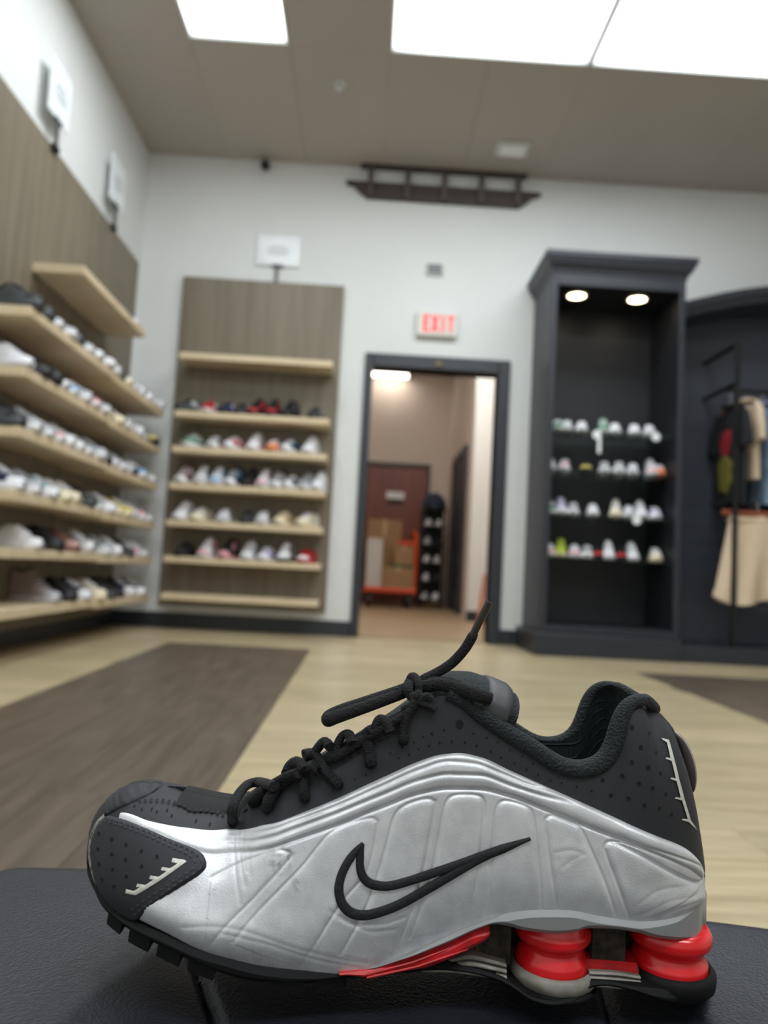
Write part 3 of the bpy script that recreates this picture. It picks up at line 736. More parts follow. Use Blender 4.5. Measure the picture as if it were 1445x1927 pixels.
# materials of the shoe
silver_m = mat('silver_leather', (222, 223, 226), .44, metal=.5, noise=.1, nscale=110, bump=.3, bscale=1500, bdist=.0004, rgb2=(207, 208, 212))
nubuck_m = mat('black_nubuck', (33, 34, 40), .66, noise=.14, nscale=90, bump=.15, bscale=900, bdist=.0004)
vmesh_m = mat('black_mesh', (28, 28, 30), .85, noise=.3, nscale=400, bump=.8, bscale=420, btype='weave', bdist=.0006)
lining_m = mat('dark_green_mesh', (38, 48, 50), .8, noise=.3, nscale=300, bump=1.0, bscale=190, btype='weave', bdist=.0016)
roll_m = mat('collar_knit', (30, 38, 41), .85, noise=.35, nscale=500, bump=.9, bscale=900, btype='voronoi', bdist=.0008)
lace_m = mat('black_lace', (15, 15, 18), .9, noise=.4, nscale=700, bump=.9, bscale=1100, btype='voronoi', bdist=.0006)
stitch_m = mat('stitch_thread', (52, 55, 62), .7)
logo_m = mat('embroidery_thread', (20, 24, 29), .75, noise=.3, nscale=400, bump=.7, bscale=700, bdist=.0005)
pale_m = mat('pale_logo_print', (205, 202, 194), .5, metal=.2)
hole_m = mat('perforation_dark', (9, 9, 10), .9)
red_m = mat('red_column', (226, 24, 32), .28, noise=.05, nscale=60, coat=.4)
redm_m = mat('red_shank', (220, 30, 36), .42, nscale=140, rgb2=(170, 32, 34))
grey_m = mat('grey_plate', (140, 141, 142), .42, noise=.06, nscale=60)
dirtgrey_m = mat('dirty_grey_plate', (146, 142, 134), .5, nscale=120, rgb2=(112, 106, 96))
outs_m = mat('outsole_rubber', (19, 19, 21), .65, noise=.2, nscale=220, spec=.2, bump=.2, bscale=500, bdist=.0004)
debris_m = mat('dusty_void', (34, 30, 26), .95, nscale=260, rgb2=(62, 54, 44), bump=.8, bscale=300, bdist=.002)
fray_m = mat('frayed_edge', (150, 147, 140), .9, nscale=600, rgb2=(60, 58, 58))

def smudge(m, spots):
    N, L = m.node_tree.nodes, m.node_tree.links; bs = N['Principled BSDF']; src = bs.inputs['Base Color'].links[0].from_socket
    tc = N.new('ShaderNodeTexCoord'); nz = N.new('ShaderNodeTexNoise'); nz.inputs['Scale'].default_value = 330; nz.inputs['Detail'].default_value = 6; L.new(tc.outputs['Object'], nz.inputs[0])
    for c, r_, amt in spots:
        ds = N.new('ShaderNodeVectorMath'); ds.operation = 'DISTANCE'; L.new(tc.outputs['Object'], ds.inputs[0]); ds.inputs[1].default_value = c
        mr = N.new('ShaderNodeMapRange'); mr.inputs[1].default_value = r_; mr.inputs[2].default_value = 0; mr.inputs[4].default_value = amt; L.new(ds.outputs['Value'], mr.inputs[0])
        sb = N.new('ShaderNodeMath'); sb.operation = 'MULTIPLY'; L.new(mr.outputs[0], sb.inputs[0])
        m2 = N.new('ShaderNodeMapRange'); m2.inputs[1].default_value = .45; m2.inputs[2].default_value = .62; L.new(nz.outputs['Fac'], m2.inputs[0]); L.new(m2.outputs[0], sb.inputs[1])
        mx = N.new('ShaderNodeMix'); mx.data_type = 'RGBA'; mx.inputs[7].default_value = (.09, .08, .065, 1); L.new(src, mx.inputs[6]); L.new(sb.outputs[0], mx.inputs[0]); src = mx.outputs[2]
    L.new(src, bs.inputs['Base Color'])
sp_ = []
for (a, b_, r_, am) in ((528, 1614, .0075, .75), (548, 1608, .004, .5), (562, 1660, .004, .5), (410, 1672, .003, .4), (720, 1820, .012, .3), (480, 1808, .014, .22)):
    x_, z_ = XZ([(a, b_)])[0]; sp_.append(((x_-shoe_o[0], float(ylat(np.array(x_), np.array(z_)))-.0015-YC, z_-shoe_o[2]), r_, am))
smudge(silver_m, sp_)

# ---- base upper: one continuous surface, both flanks
nx, nt = 330, 70
sx = np.concatenate([XT+(.03)*(1-np.cos(np.linspace(0, math.pi/2, 60)))**1.3, np.linspace(XT+.03, XH-.03, nx-120)[1:-1], (XH-.03*(1-np.cos(np.linspace(0, math.pi/2, 60)))**1.3)[::-1]])
tt = np.sin(np.linspace(0, math.pi/2, nt))
Xg, Tg = np.meshgrid(sx, tt, indexing='ij'); Zg = zbot(Xg)+(ztop(Xg)-zbot(Xg))*Tg
def both(name, Pl, m):
    Pm = other_side(Pl)
    A = grid_mesh(name, Pl); B = grid_mesh(name+'_b', Pm); B.flip_normals()
    bm = bmesh.new(); bm.from_mesh(A); bm.from_mesh(B); bmesh.ops.remove_doubles(bm, verts=bm.verts, dist=.00012)
    bm.to_mesh(A); bm.free(); A.polygons.foreach_set('use_smooth', [True]*len(A.polygons))
    bpy.data.meshes.remove(B); return new_obj(name, A, m, shoe)
P0 = np.stack([Xg, ylat(Xg, Zg), Zg], -1)-shoe_o
both('upper', P0, nubuck_m)
# ---- lining inside the collar
sel = (sx > Xa(470)) & (sx < Xa(1300)); Xi, Ti = Xg[sel], np.linspace(.3, 1, 40)[None, :]*np.ones((sel.sum(), 1))
Zi = zbot(Xi[:, :1])+(ztop(Xi[:, :1])-zbot(Xi[:, :1]))*Ti
Xi = Xi[:, :1]*np.ones_like(Ti); hw = np.maximum(ghalf(Xi, Zi)-.0045, 0)
both('collar_lining', np.stack([Xi, YC-hw, Zi-.0006+.0042*sstep(.8, 1, Ti)*sstep(Xa(840), Xa(900), Xi)*sstep(Xa(1246), Xa(1215), Xi)], -1)-shoe_o, lining_m)
xi = np.linspace(Xa(520), Xa(1285), 60); vi = np.linspace(-1, 1, 13)
Xf, Vf = np.meshgrid(xi, vi, indexing='ij'); Zf = zbot(Xf)+.3*(ztop(Xf)-zbot(Xf)); Zf = np.minimum(Zf, BZT+.062)
new_obj('insole', grid_mesh('insole', np.stack([Xf-shoe_o[0], Vf*(ghalf(Xf, Zf)-.003), Zf-shoe_o[2]], -1)), lining_m, shoe)

# ---- silver shell
s_top = fcurve([(186, 1600), (196, 1570), (208, 1548), (222, 1530), (240, 1530.5), (280, 1545), (340, 1557), (400, 1563), (450, 1562), (500, 1552), (560, 1533), (640, 1500), (720, 1463), (790, 1432), (830, 1420), (865, 1417), (905, 1425), (960, 1450), (1050, 1490), (1150, 1535), (1240, 1575), (1280, 1591), (1303, 1608), (1316, 1632), (1321, 1660), (1323, 1680)])
s_bot = fcurve([(186, 1640), (196, 1665), (215, 1695), (245, 1718), (275, 1733), (330, 1760), (400, 1793), (480, 1817), (560, 1830), (640, 1836), (690, 1829), (760, 1801), (830, 1769), (900, 1739), (960, 1722), (1010, 1717), (1070, 1717), (1130, 1728), (1200, 1738), (1260, 1730), (1300, 1709), (1318, 1693), (1323, 1686)])
xs0, xs1 = float(XZ([(213, 1600)])[0, 0]), float(XZ([(1322, 1683)])[0, 0])
G1 = fcurve([(222, 1531), (260, 1546), (330, 1565), (400, 1574), (450, 1572), (560, 1545), (640, 1514), (720, 1478), (790, 1447), (845, 1432), (890, 1436), (940, 1454), (990, 1474), (1050, 1492), (1300, 1606)])
G2 = fcurve([(222, 1533), (300, 1560), (350, 1577), (400, 1587), (450, 1586), (560, 1559), (640, 1528), (720, 1495), (790, 1467), (845, 1456), (900, 1458), (960, 1478), (1020, 1497), (1080, 1512), (1150, 1538), (1300, 1607)])
G3 = fcurve([(222, 1536), (300, 1572), (350, 1596), (400, 1610), (450, 1606), (560, 1580), (640, 1551), (720, 1519), (790, 1493), (845, 1484), (900, 1485), (960, 1499), (1040, 1530), (1124, 1563), (1200, 1592), (1290, 1632), (1312, 1650)])
pads = [
 [(399, 1653), (450, 1628), (515, 1602), (538, 1601), (548, 1608), (540, 1622), (482, 1687), (430, 1738), (391, 1778)],
 [(441, 1766), (500, 1700), (565, 1633), (600, 1590), (622, 1566), (660, 1548), (694, 1539), (706, 1542), (709, 1556), (690, 1637), (640, 1699), (565, 1811)],
 [(640, 1790), (690, 1700), (722, 1605), (740, 1540), (755, 1519), (780, 1507), (804, 1502), (815, 1507), (817, 1520), (795, 1640), (770, 1720), (735, 1810)],
 [(770, 1760), (800, 1680), (814, 1628), (833, 1529), (840, 1506), (850, 1497), (865, 1494), (893, 1495), (906, 1501), (910, 1515), (908, 1554), (900, 1630), (880, 1740)],
 [(912, 1730), (918, 1680), (928, 1554), (933, 1520), (940, 1509), (953, 1506), (980, 1513), (995, 1521), (1001, 1535), (1007, 1575), (1014, 1650), (1018, 1710)],
 [(1047, 1712), (1042, 1680), (1032, 1616), (1024, 1550), (1027, 1538), (1040, 1535), (1078, 1550), (1092, 1560), (1107, 1591), (1136, 1658), (1162, 1735)],
 [(1184, 1732), (1160, 1664), (1137, 1602), (1136, 1590), (1143, 1583), (1158, 1584), (1200, 1604), (1240, 1627), (1290, 1655), (1305, 1659), (1314, 1655)],
 [(1150, 1582), (1200, 1588), (1260, 1606), (1300, 1622), (1313, 1634), (1317, 1648), (1312, 1656), (1302, 1657), (1260, 1640), (1200, 1606), (1150, 1584)],
]
padq = [XZ(catmull(p, 5)) for p in pads]
creases = [[(446, 1548), (443, 1590), (446, 1640), (455, 1700)], [(455, 1548), (452, 1580), (456, 1620), (464, 1668)], [(463, 1552), (461, 1590), (467, 1640)], [(470, 1600), (474, 1650)],
           [(350, 1740), (420, 1742), (480, 1752), (560, 1778), (640, 1800), (690, 1808)], [(420, 1752), (500, 1768), (600, 1800), (670, 1815)], [(620, 1712), (660, 1735), (720, 1735), (760, 1722)], [(640, 1722), (690, 1748), (740, 1745)],
           [(1044, 1602), (1070, 1598), (1092, 1603)], [(1056, 1630), (1078, 1614), (1096, 1606)],
           [(1190, 1700), (1230, 1672), (1275, 1664), (1312, 1662)], [(1200, 1715), (1250, 1690), (1300, 1680)], [(1215, 1725), (1262, 1706), (1310, 1688)]]
creq = [XZ(catmull(p, 5)) for p in creases]
def shell_detail(x, z):
    zt, zb = s_top(x), s_bot(x); t = (z-zb)/np.maximum(zt-zb, 1e-4)
    d = np.zeros_like(x)
    g1, g2, g3 = G1(x), G2(x), G3(x)
    fade = sstep(Xa(300), Xa(400), x)
    cs = .85
    # three beads along the upper edge
    for g, wd, dp in ((g1, .0007, .0007), (g2, .0008, .0009), (g3, .0007, .0008)):
        live = np.clip((zt-g)/.002, 0, 1)*(sstep(Xa(1290), Xa(1150), x) if g is g3 else sstep(Xa(1100), Xa(1000), x))
        d -= dp*np.exp(-((z-g)*cs/wd)**2)*live*(.4+.6*fade)
    band = np.clip((z-g3)/np.maximum(zt-g3, 1e-4), 0, 1)
    d += .0014*np.sin(band*math.pi)**.8*(z > g3)*(.35+.65*sstep(Xa(420), Xa(700), x))
    mid = .5*(g1+zt)
    low = sstep(.0, .4, t)
    for k, q in enumerate(padq):
        dist = poly_dist(x, z, q, closed=(k == 7)); ins = inside(x, z, q)
        hgt = .00055 if k < 7 else .0003
        f = low if k < 7 else 1
        if k < 2: f = f*.6
        d += np.where(ins, hgt*(1-np.exp(-(dist/.0016)**2)), 0)*f
        d -= .0005*np.exp(-(dist/.0006)**2)*(.3+.7*f)
    for kq_, q in enumerate(creq):
        dist = poly_dist(x, z, q)
        d -= (.00014 if kq_ < 8 else .00007)*np.exp(-(dist/.0007)**2); d += .00006*np.exp(-((dist-.0018)/.0012)**2)
    # heel pillow and forefoot swell above the sole
    d += .0016*np.exp(-((t-.22)/.17)**2)*(sstep(Xa(700), Xa(560), x)+.9*sstep(Xa(1140), Xa(1240), x))
    return d*np.clip((xs1-x)/.007, 0, 1)
nxs, nts = 640, 190
xsv = np.concatenate([np.linspace(xs0, xs0+.02, 90)[:-1], np.linspace(xs0+.02, xs1-.006, nxs-130), np.linspace(xs1-.006, xs1, 40)[1:]])
def shell(sgn, name, xv, nt_):
    tv = np.linspace(0, 1, nt_); Xs, Ts = np.meshgrid(xv, tv, indexing='ij')
    zb, zt = s_bot(Xs), s_top(Xs); Zs = zb+(zt-zb)*Ts
    de_ = np.minimum(Zs-zb, zt-Zs); de_ = np.minimum(de_, np.maximum(xs1-Xs, 0)*1.2)
    edge = np.sqrt(np.clip(1-(1-np.clip(de_/.0022, 0, 1))**2, 0, 1))
    off = .0001+(.0016+shell_detail(Xs, Zs))*edge
    me = grid_mesh(name, flank(Xs, Zs, off, sgn))
    if sgn > 0: pass
    else: me.flip_normals()
    return new_obj(name, me, silver_m, shoe)
sh1 = shell(1, 'silver_shell', xsv, nts)
sh2 = shell(-1, 'silver_shell', xsv[::3], 70)
tag(sh1, 'silver leather shell with embossed pads')
# ---- patches cut from 2-D outlines
def panel(name, outline, m, sp, off, soft, sgn=1, detail=None, smooth_px=0, parent=None, base=0.0):
    q = XZ(catmull(np.vstack([outline, outline[:1]]), smooth_px)[:-1] if smooth_px else outline)
    # resample the edge
    L = np.vstack([q, q[:1]]); pts = []
    for a, b in zip(L[:-1], L[1:]):
        n = max(1, int(np.hypot(*(b-a))/sp))
        for k in range(n): pts.append(a+(b-a)*k/n)
    E = np.array(pts)
    gx = np.arange(q[:, 0].min(), q[:, 0].max(), sp); gz = np.arange(q[:, 1].min(), q[:, 1].max(), sp)
    A, B = np.meshgrid(gx, gz); A = A.ravel(); B = B.ravel()
    k = inside(A, B, E); A, B = A[k], B[k]; dd = poly_dist(A, B, E, True); k = dd > sp*.6; A, B = A[k], B[k]
    co = [Vector((float(a), float(b))) for a, b in np.vstack([E, np.stack([A, B], -1)])]
    n = len(E)
    vo, _, fo, *_ = delaunay_2d_cdt(co, [(i, (i+1) % n) for i in range(n)], [], 1, 1e-7)
    V2 = np.array([(v.x, v.y) for v in vo]); x, z = V2[:, 0], V2[:, 1]
    d = poly_dist(x, z, E, True); edge = np.sqrt(np.clip(1-(1-np.clip(d/soft, 0, 1))**2, 0, 1))
    o = base+off*edge*(1 if detail is None else 1)
    if detail is not None: o = o+detail(x, z)*edge
    P = flank(x, z, o, sgn); F = np.array([f for f in fo if len(f) == 3])
    me = np_mesh(name, P, F)
    # face outward
    bm = bmesh.new(); bm.from_mesh(me); bm.normal_update()
    s_ = sum(f.normal.y*f.calc_area() for f in bm.faces); bm.free()
    if (s_ > 0) == (sgn > 0): me.flip_normals()
    return new_obj(name, me, m, parent or shoe)
patch_px = [(209, 1536), (238, 1545), (270, 1558), (323, 1582), (363, 1598), (382, 1610), (390, 1625), (387, 1640), (371, 1654), (338, 1675), (305, 1697), (278, 1718), (268, 1727), (246, 1722), (214, 1697), (193, 1664), (183, 1628), (180.5, 1594), (186, 1568), (196, 1549)]
PAT = .0034
panel('toe_patch', np.array(patch_px), nubuck_m, .0009, .0022, .0016, 1, smooth_px=4, base=.0012)
panel('toe_patch', np.array(patch_px), nubuck_m, .0025, .0022, .0016, -1, smooth_px=3, base=.0012)
rim_lo = fcurve([(166.5, 1632), (172, 1612), (180, 1588), (188, 1562), (199, 1540), (225, 1522), (255, 1508), (290, 1490), (303, 1480)])
def band(name, lo, hi, xa, xb, off, m, sgn, n1=90, n2=40, det=None):
    xv = xa+(xb-xa)*(1-np.cos(np.linspace(0, math.pi/2, n1))); tv = np.linspace(0, 1, n2)
    Xs, Ts = np.meshgrid(xv, tv, indexing='ij'); a, b = lo(Xs), hi(Xs); Zs = a+(b-a)*np.sin(Ts*math.pi/2)
    ed = np.clip((Zs-a)/.0015, 0, 1)*np.clip((xb-Xs)/.0015, 0, 1)
    o = off*np.sqrt(np.clip(1-(1-ed)**2, 0, 1))
    if det is not None: o = o+det(Xs, Zs)
    me = grid_mesh(name, flank(Xs, Zs, o, sgn))
    if sgn < 0: me.flip_normals()
    return new_obj(name, me, m, shoe)
for s_ in (1, -1): band('toe_guard', rim_lo, ztop, XT+.0003, Xa(300), .0012, nubuck_m, s_, det=lambda x, z: .00025*np.sin(x*900+z*1500)*np.sin(z*700))
vamp_lo = fcurve([(297, 1482), (303, 1500), (318, 1512), (345, 1522), (358, 1530), (390, 1531), (415, 1532), (432, 1530)])
for s_ in (1, -1): band('vamp_mesh', vamp_lo, ztop, Xa(296), Xa(428), .0009, vmesh_m, s_)
# frayed pale edge beside the patch
def ribbon(name, pts, wd, hgt, m, sgn=1, base=.0018, n=8, taper=None, parent=None, smooth=5):
    """raised thread band following the flank."""
    q = XZ(catmull(pts, smooth) if smooth else pts); N = len(q)
    T = np.gradient(q, axis=0); T /= np.linalg.norm(T, axis=1, keepdims=True)+1e-12; Nn = np.stack([-T[:, 1], T[:, 0]], -1)
    wv = np.full(N, wd) if taper is None else wd*np.interp(np.linspace(0, 1, N), *taper)
    a = np.linspace(-1, 1, n); G = np.zeros((N, n, 3))
    for k, v in enumerate(a):
        x = q[:, 0]+Nn[:, 0]*wv*v; z = q[:, 1]+Nn[:, 1]*wv*v
        G[:, k] = flank(x, z, base+hgt*math.sqrt(max(0, 1-v*v))-(.0004 if abs(v) == 1 else 0), sgn)
    me = grid_mesh(name, G)
    bm = bmesh.new(); bm.from_mesh(me); bm.normal_update()
    s_ = sum(f.normal.y*f.calc_area() for f in bm.faces); bm.free()
    if (s_ > 0) == (sgn > 0): me.flip_normals()
    return new_obj(name, me, m, parent or shoe)
ribbon('frayed_edge', [(204, 1538), (190, 1553), (180.5, 1572), (176.5, 1596), (178, 1622), (185, 1648), (191, 1660)], .0013, .0008, fray_m, base=.0016)
# ---- logo outline on the flank
up = [(682, 1585), (677, 1606), (676, 1628), (681, 1646), (692, 1658), (710, 1664), (738, 1663), (790, 1648), (860, 1624), (930, 1600), (995, 1576)]
dn = [(682, 1585), (668, 1600), (651, 1624), (640, 1648), (636, 1672), (641, 1695), (654, 1711), (672, 1718), (700, 1716), (748, 1699), (810, 1665), (870, 1630), (915, 1606), (993, 1577)]
tp = ([0, .12, .3, .92, 1], [.3, .75, .8, .85, .3])
for s_ in (1, -1):
    lg = ribbon('curved_logo_outline', up, .0023, .0009, logo_m, s_, base=.0026, taper=tp)
    ribbon('curved_logo_outline', dn, .0024, .0009, logo_m, s_, base=.0027, taper=tp)
# ---- comb shaped prints
z4 = lambda pts: [(150+x/4.516, 1450+y/4.516) for x, y in pts]
comb = z4([(437, 1030), (442, 998), (498, 1015), (512, 1012), (552, 985), (520, 985), (530, 958), (592, 972), (606, 965), (655, 933), (622, 925), (632, 898), (692, 912), (708, 905), (758, 870), (712, 860), (722, 835), (785, 848), (805, 838), (846, 812), (795, 800), (803, 768), (900, 785), (922, 798), (520, 1050)])
panel('comb_print', np.array(comb), pale_m, .0008, .0003, .0005, 1, base=.0036)
z5 = lambda pts: [(800+x/2.627, 1250+y/2.627) for x, y in pts]
hcomb = z5([(1165, 366), (1200, 376), (1226, 468), (1250, 566), (1276, 664), (1306, 768), (1338, 818), (1296, 778), (1262, 768), (1268, 762), (1292, 764), (1264, 672), (1230, 662), (1234, 656), (1258, 660), (1238, 578), (1207, 566), (1211, 560), (1234, 564), (1213, 478), (1184, 468), (1188, 461), (1208, 465), (1190, 388), (1168, 374)])
panel('comb_print', np.array(hcomb), pale_m, .0008, .0003, .0005, 1, base=.0006)
# ---- perforations and stitches
def dots(name, items, m, base, parent=None):
    V, F = [], []; n = 10
    for (px, py, rpx_) in items:
        x, z = XZ([(px, py)])[0]; r = rpx_*.000236; i0 = len(V)
        for k in range(n):
            a = 2*math.pi*k/n; V.append((x+r*math.cos(a)*1.0, z+r*math.sin(a)*1.1, base))
        V.append((x, z, base-.0002)); 
        for k in range(n): F.append((i0+k, i0+(k+1) % n, i0+n))
    V = np.array(V); P = flank(V[:, 0], V[:, 1], V[:, 2]); me = np_mesh(name, P, np.array(F)); me.flip_normals()
    return tag(new_obj(name, me, m, parent or shoe), kind='stuff')
hz4 = [(218, 545), (318, 600), (432, 648), (552, 703), (676, 752), (215, 670), (322, 718), (432, 768), (558, 825), (225, 790), (330, 840), (440, 898), (250, 915), (345, 975)]
dots('perforations', [(x, y, 2.6) for x, y in z4(hz4)], hole_m, .0037)
hz5 = [(465, 305), (528, 332), (612, 330), (655, 353), (742, 340), (782, 385), (988, 428), (1105, 458)]
small = [(x, y, 1.7) for x, y in z4(hz5)]
small += [(x, y, 2.0) for x, y in z5([(93, 325), (130, 383), (195, 387), (238, 342), (254, 403), (305, 365), (324, 433), (358, 385), (376, 462), (417, 425), (440, 490), (479, 455), (500, 520), (533, 490), (558, 545), (620, 573), (675, 587), (748, 605), (822, 628), (30, 343), (70, 388)])]
small += [(x, y, 3.7) for x, y in z5([(1022, 313), (1067, 411), (1022, 485), (1102, 510), (975, 552), (1057, 590), (1125, 612), (877, 573), (918, 648), (1005, 665), (1084, 700)])]
small += [(x, y, 2.8) for x, y in z5([(1108, 342), (1142, 437), (1163, 540), (1190, 643), (1157, 713), (1218, 743)])]
z3 = lambda pts: [(420+x/2.491, 1120+y/2.491) for x, y in pts]
small += [(x, y, 1.8) for x, y in z3([(617, 862), (668, 842), (783, 742), (820, 764), (838, 711), (870, 748), (893, 690), (915, 722), (938, 663), (965, 708), (980, 650), (1015, 692), (1035, 632), (1070, 685), (515, 915), (560, 890)])]
dots('perforations', small, hole_m, .0003)
ex, ez = z5([(170, 296)])[0]
dots('eyelet', [(ex, ez, 7.5)], hole_m, .0003)
def stitches(name, rows, m, base, step=.0026, ln=.0008, r=.0003):
    V, F = [], []
    for pts in rows:
        q = XZ(catmull(pts, 8)); seg = np.linalg.norm(np.diff(q, axis=0), axis=1); cum = np.concatenate([[0], np.cumsum(seg)])
        for s_ in np.arange(step/2, cum[-1], step):
            x = np.interp(s_, cum, q[:, 0]); z = np.interp(s_, cum, q[:, 1]); x2 = np.interp(s_+.0003, cum, q[:, 0]); z2 = np.interp(s_+.0003, cum, q[:, 1])
            tv = np.array([x2-x, z2-z]); tv /= np.linalg.norm(tv)+1e-9; nv_ = np.array([-tv[1], tv[0]]); i0 = len(V)
            for (a, b, c_) in ((-1, 0, 0), (-.6, 1, .5), (-.6, -1, .5), (.6, 1, .5), (.6, -1, .5), (1, 0, 0), (0, 0, 1.3)):
                V.append((x+tv[0]*ln*a+nv_[0]*r*b, z+tv[1]*ln*a+nv_[1]*r*b, base+c_*.0003))
            F += [(i0, i0+1, i0+6), (i0+1, i0+3, i0+6), (i0+3, i0+5, i0+6), (i0+5, i0+4, i0+6), (i0+4, i0+2, i0+6), (i0+2, i0, i0+6)]
    V = np.array(V); me = np_mesh(name, flank(V[:, 0], V[:, 1], V[:, 2]), np.array(F))
    return tag(new_obj(name, me, m, shoe), kind='stuff')
stitches('stitching', [[(208, 1543), (270, 1566), (323, 1590), (358, 1605), (376, 1618), (381, 1630), (374, 1644), (340, 1664), (300, 1690), (264, 1713)],
                       [(206, 1548), (265, 1571), (318, 1597), (350, 1611), (366, 1622), (369, 1632), (362, 1642), (333, 1659), (295, 1683), (258, 1706)]], stitch_m, .0036)
stitches('stitching', [[(258, 1508), (310, 1509), (345, 1519), (360, 1527), (390, 1528), (425, 1536)]], mat('dark_thread', (16, 16, 18), .8), .0008)
stitches('stitching', [[(640, 1432), (700, 1396), (750, 1372)], [(642, 1437), (702, 1401), (752, 1377)], [(455, 1530), (500, 1497), (545, 1475)], [(560, 1478), (620, 1442)]], mat('dark_thread', (16, 16, 18), .8), .0004, .0036, .0013)

# ---- soles: slabs running the length of the shoe
def slab(name, top, bot, xa, xb, half, m, n=160, bev=.0015, ends=0, cosend=True):
    u = np.linspace(0, 1, n); xv = xa+(xb-xa)*(.5-.5*np.cos(math.pi*u)) if cosend else xa+(xb-xa)*u
    R_ = []
    for x in xv:
        zt, zb, h = float(top(x)), float(bot(x)), float(half(x)); zb = min(zb, zt-.0004); b = min(bev, (zt-zb)*.45, h*.5+1e-6)
        ring = [(-h+b, zt), (-h, zt-b), (-h, zb+b), (-h+b, zb), (h-b, zb), (h, zb+b), (h, zt-b), (h-b, zt)]
        R_.append([(x-shoe_o[0], y, z-shoe_o[2]) for y, z in ring])
    V = np.array(R_); N = len(V); F = []
    for i in range(N-1):
        for k in range(8): F.append((i*8+k, i*8+(k+1) % 8, (i+1)*8+(k+1) % 8, (i+1)*8+k))
    me = bpy.data.meshes.new(name); me.from_pydata(V.reshape(-1, 3).tolist(), [], F+[tuple(range(8))[::-1], tuple(range((N-1)*8, N*8))])
    bm = bmesh.new(); bm.from_mesh(me); bmesh.ops.recalc_face_normals(bm, faces=bm.faces); bm.to_mesh(me); bm.free()
    o = new_obj(name, me, m, shoe, smooth=True); me.set_sharp_from_angle(angle=math.radians(38)); return o
def cz(pts, e=.002, Y=None):
    if Y is not None: return pchip(xz(pts, lambda p: Y))
    return pchip(xz(pts, lambda p: YC-float(Wpx(np.clip(p, 165, 1328)))-e))
Wo = lambda x: Wx(x)+.0022
o_top = cz([(170, 1634, YC-.01), (178, 1655), (192, 1680), (214, 1706), (250, 1731), (300, 1756), (400, 1800), (500, 1826), (600, 1836), (650, 1838), (690, 1842), (760, 1834), (820, 1825), (870, 1832), (950, 1852), (980, 1868), (1005, 1878), (1040, 1882), (1075, 1879), (1100, 1871), (1122, 1858), (1180, 1862), (1260, 1866), (1330, 1850, YC)])
o_bot = cz([(170, 1640, YC-.01), (178, 1672), (192, 1702), (215, 1727), (260, 1760), (300, 1781), (350, 1806), (400, 1830), (450, 1846), (500, 1854), (560, 1858), (620, 1858), (700, 1853), (760, 1850), (820, 1844), (870, 1846), (930, 1856), (970, 1872), (1000, 1884), (1040, 1892), (1085, 1889), (1112, 1874), (1150, 1869), (1190, 1872), (1230, 1886), (1280, 1892), (1315, 1880), (1336, 1860, YC)])
Wsole = pchip([(x_, float(Wo(x_))) for x_ in np.linspace(XT+.001, Xa(560), 60)]+[(Xa(760), .036), (Xa(900), .0335), (Xa(970), .035), (Xa(1000), .0385), (Xa(1040), .040), (Xa(1080), .0385), (Xa(1112), .035), (Xa(1150), .034), (Xa(1200), .0365), (Xa(1250), .0375)]+[(X_of(p_, 1850, YC-w_), w_) for p_, w_ in ((1290, .0345), (1318, .028), (1331, .0185), (1336, .010), (1338, .003))])
slab('outsole', o_top, o_bot, XT+.0012, X_of(1338, 1850, YC-.003), Wsole, outs_m, 220, .0022)
# toe bumper strip climbing the tip
tb = MB(); pts = []
# tread lugs along the front
for (xa, xb, dz) in ((219, 246, .0036), (262, 301, .0040), (317, 360, .0040), (377, 425, .0036), (526, 585, .0032), (608, 666, .0032)):
    A, B = Xa(xa), Xa(xb); b = MB(); xv = np.linspace(A, B, 5); rows = []
    for x in xv:
        zb = float(o_bot(x)); h = float(Wsole(x)); sl = (float(o_bot(B))-float(o_bot(A)))/(B-A); nx_, nz_ = sl/math.hypot(1, sl), -1/math.hypot(1, sl)
        x2, z2 = x+nx_*dz*.9, zb+nz_*dz
        rows.append([b.bm.verts.new((px_-shoe_o[0], y_, pz_-shoe_o[2])) for px_, y_, pz_ in ((x, -h+.0006, zb+.003), (x2, -h+.0012, z2), (x2, h-.0012, z2), (x, h-.0006, zb+.003))])
    for P, Q in zip(rows, rows[1:]):
        for k in range(4): b.bm.faces.new((P[k], P[(k+1) % 4], Q[(k+1) % 4], Q[k]))
    b.bm.faces.new(rows[0]); b.bm.faces.new(rows[-1][::-1])
    b.build('tread_lug', outs_m, shoe)
# grey carrier plate over the columns
p_top = lambda x: s_bot(x)+.0012
p_bot = cz([(640, 1840), (690, 1833), (760, 1807), (850, 1774), (900, 1750), (930, 1741), (955, 1746), (990, 1755), (1040, 1761), (1085, 1758), (1108, 1751), (1160, 1752), (1200, 1758), (1235, 1768), (1285, 1772), (1314, 1769), (1322, 1766), (1329, 1757, YC-.008)])
p_top2 = cz([(640, 1838), (690, 1829), (760, 1801), (830, 1768), (900, 1738), (960, 1720), (1010, 1714), (1070, 1714), (1130, 1726), (1200, 1735), (1260, 1726), (1300, 1703), (1316, 1685), (1328, 1668, YC)], .001)
Wpl = pchip([(x_, float(Wx(x_))-.0012+.0034*float(sstep(Xa(690), Xa(790), np.array(x_)))) for x_ in np.linspace(Xa(640), Xa(1270), 40)]+[(X_of(p_, 1720, YC-w_), w_) for p_, w_ in ((1300, .0328), (1314, .029), (1322, .023), (1327, .0145), (1329, .005))])
slab('grey_plate', p_top2, p_bot, Xa(690), X_of(1329, 1720, YC-.005), Wpl, grey_m, 200, .0022)
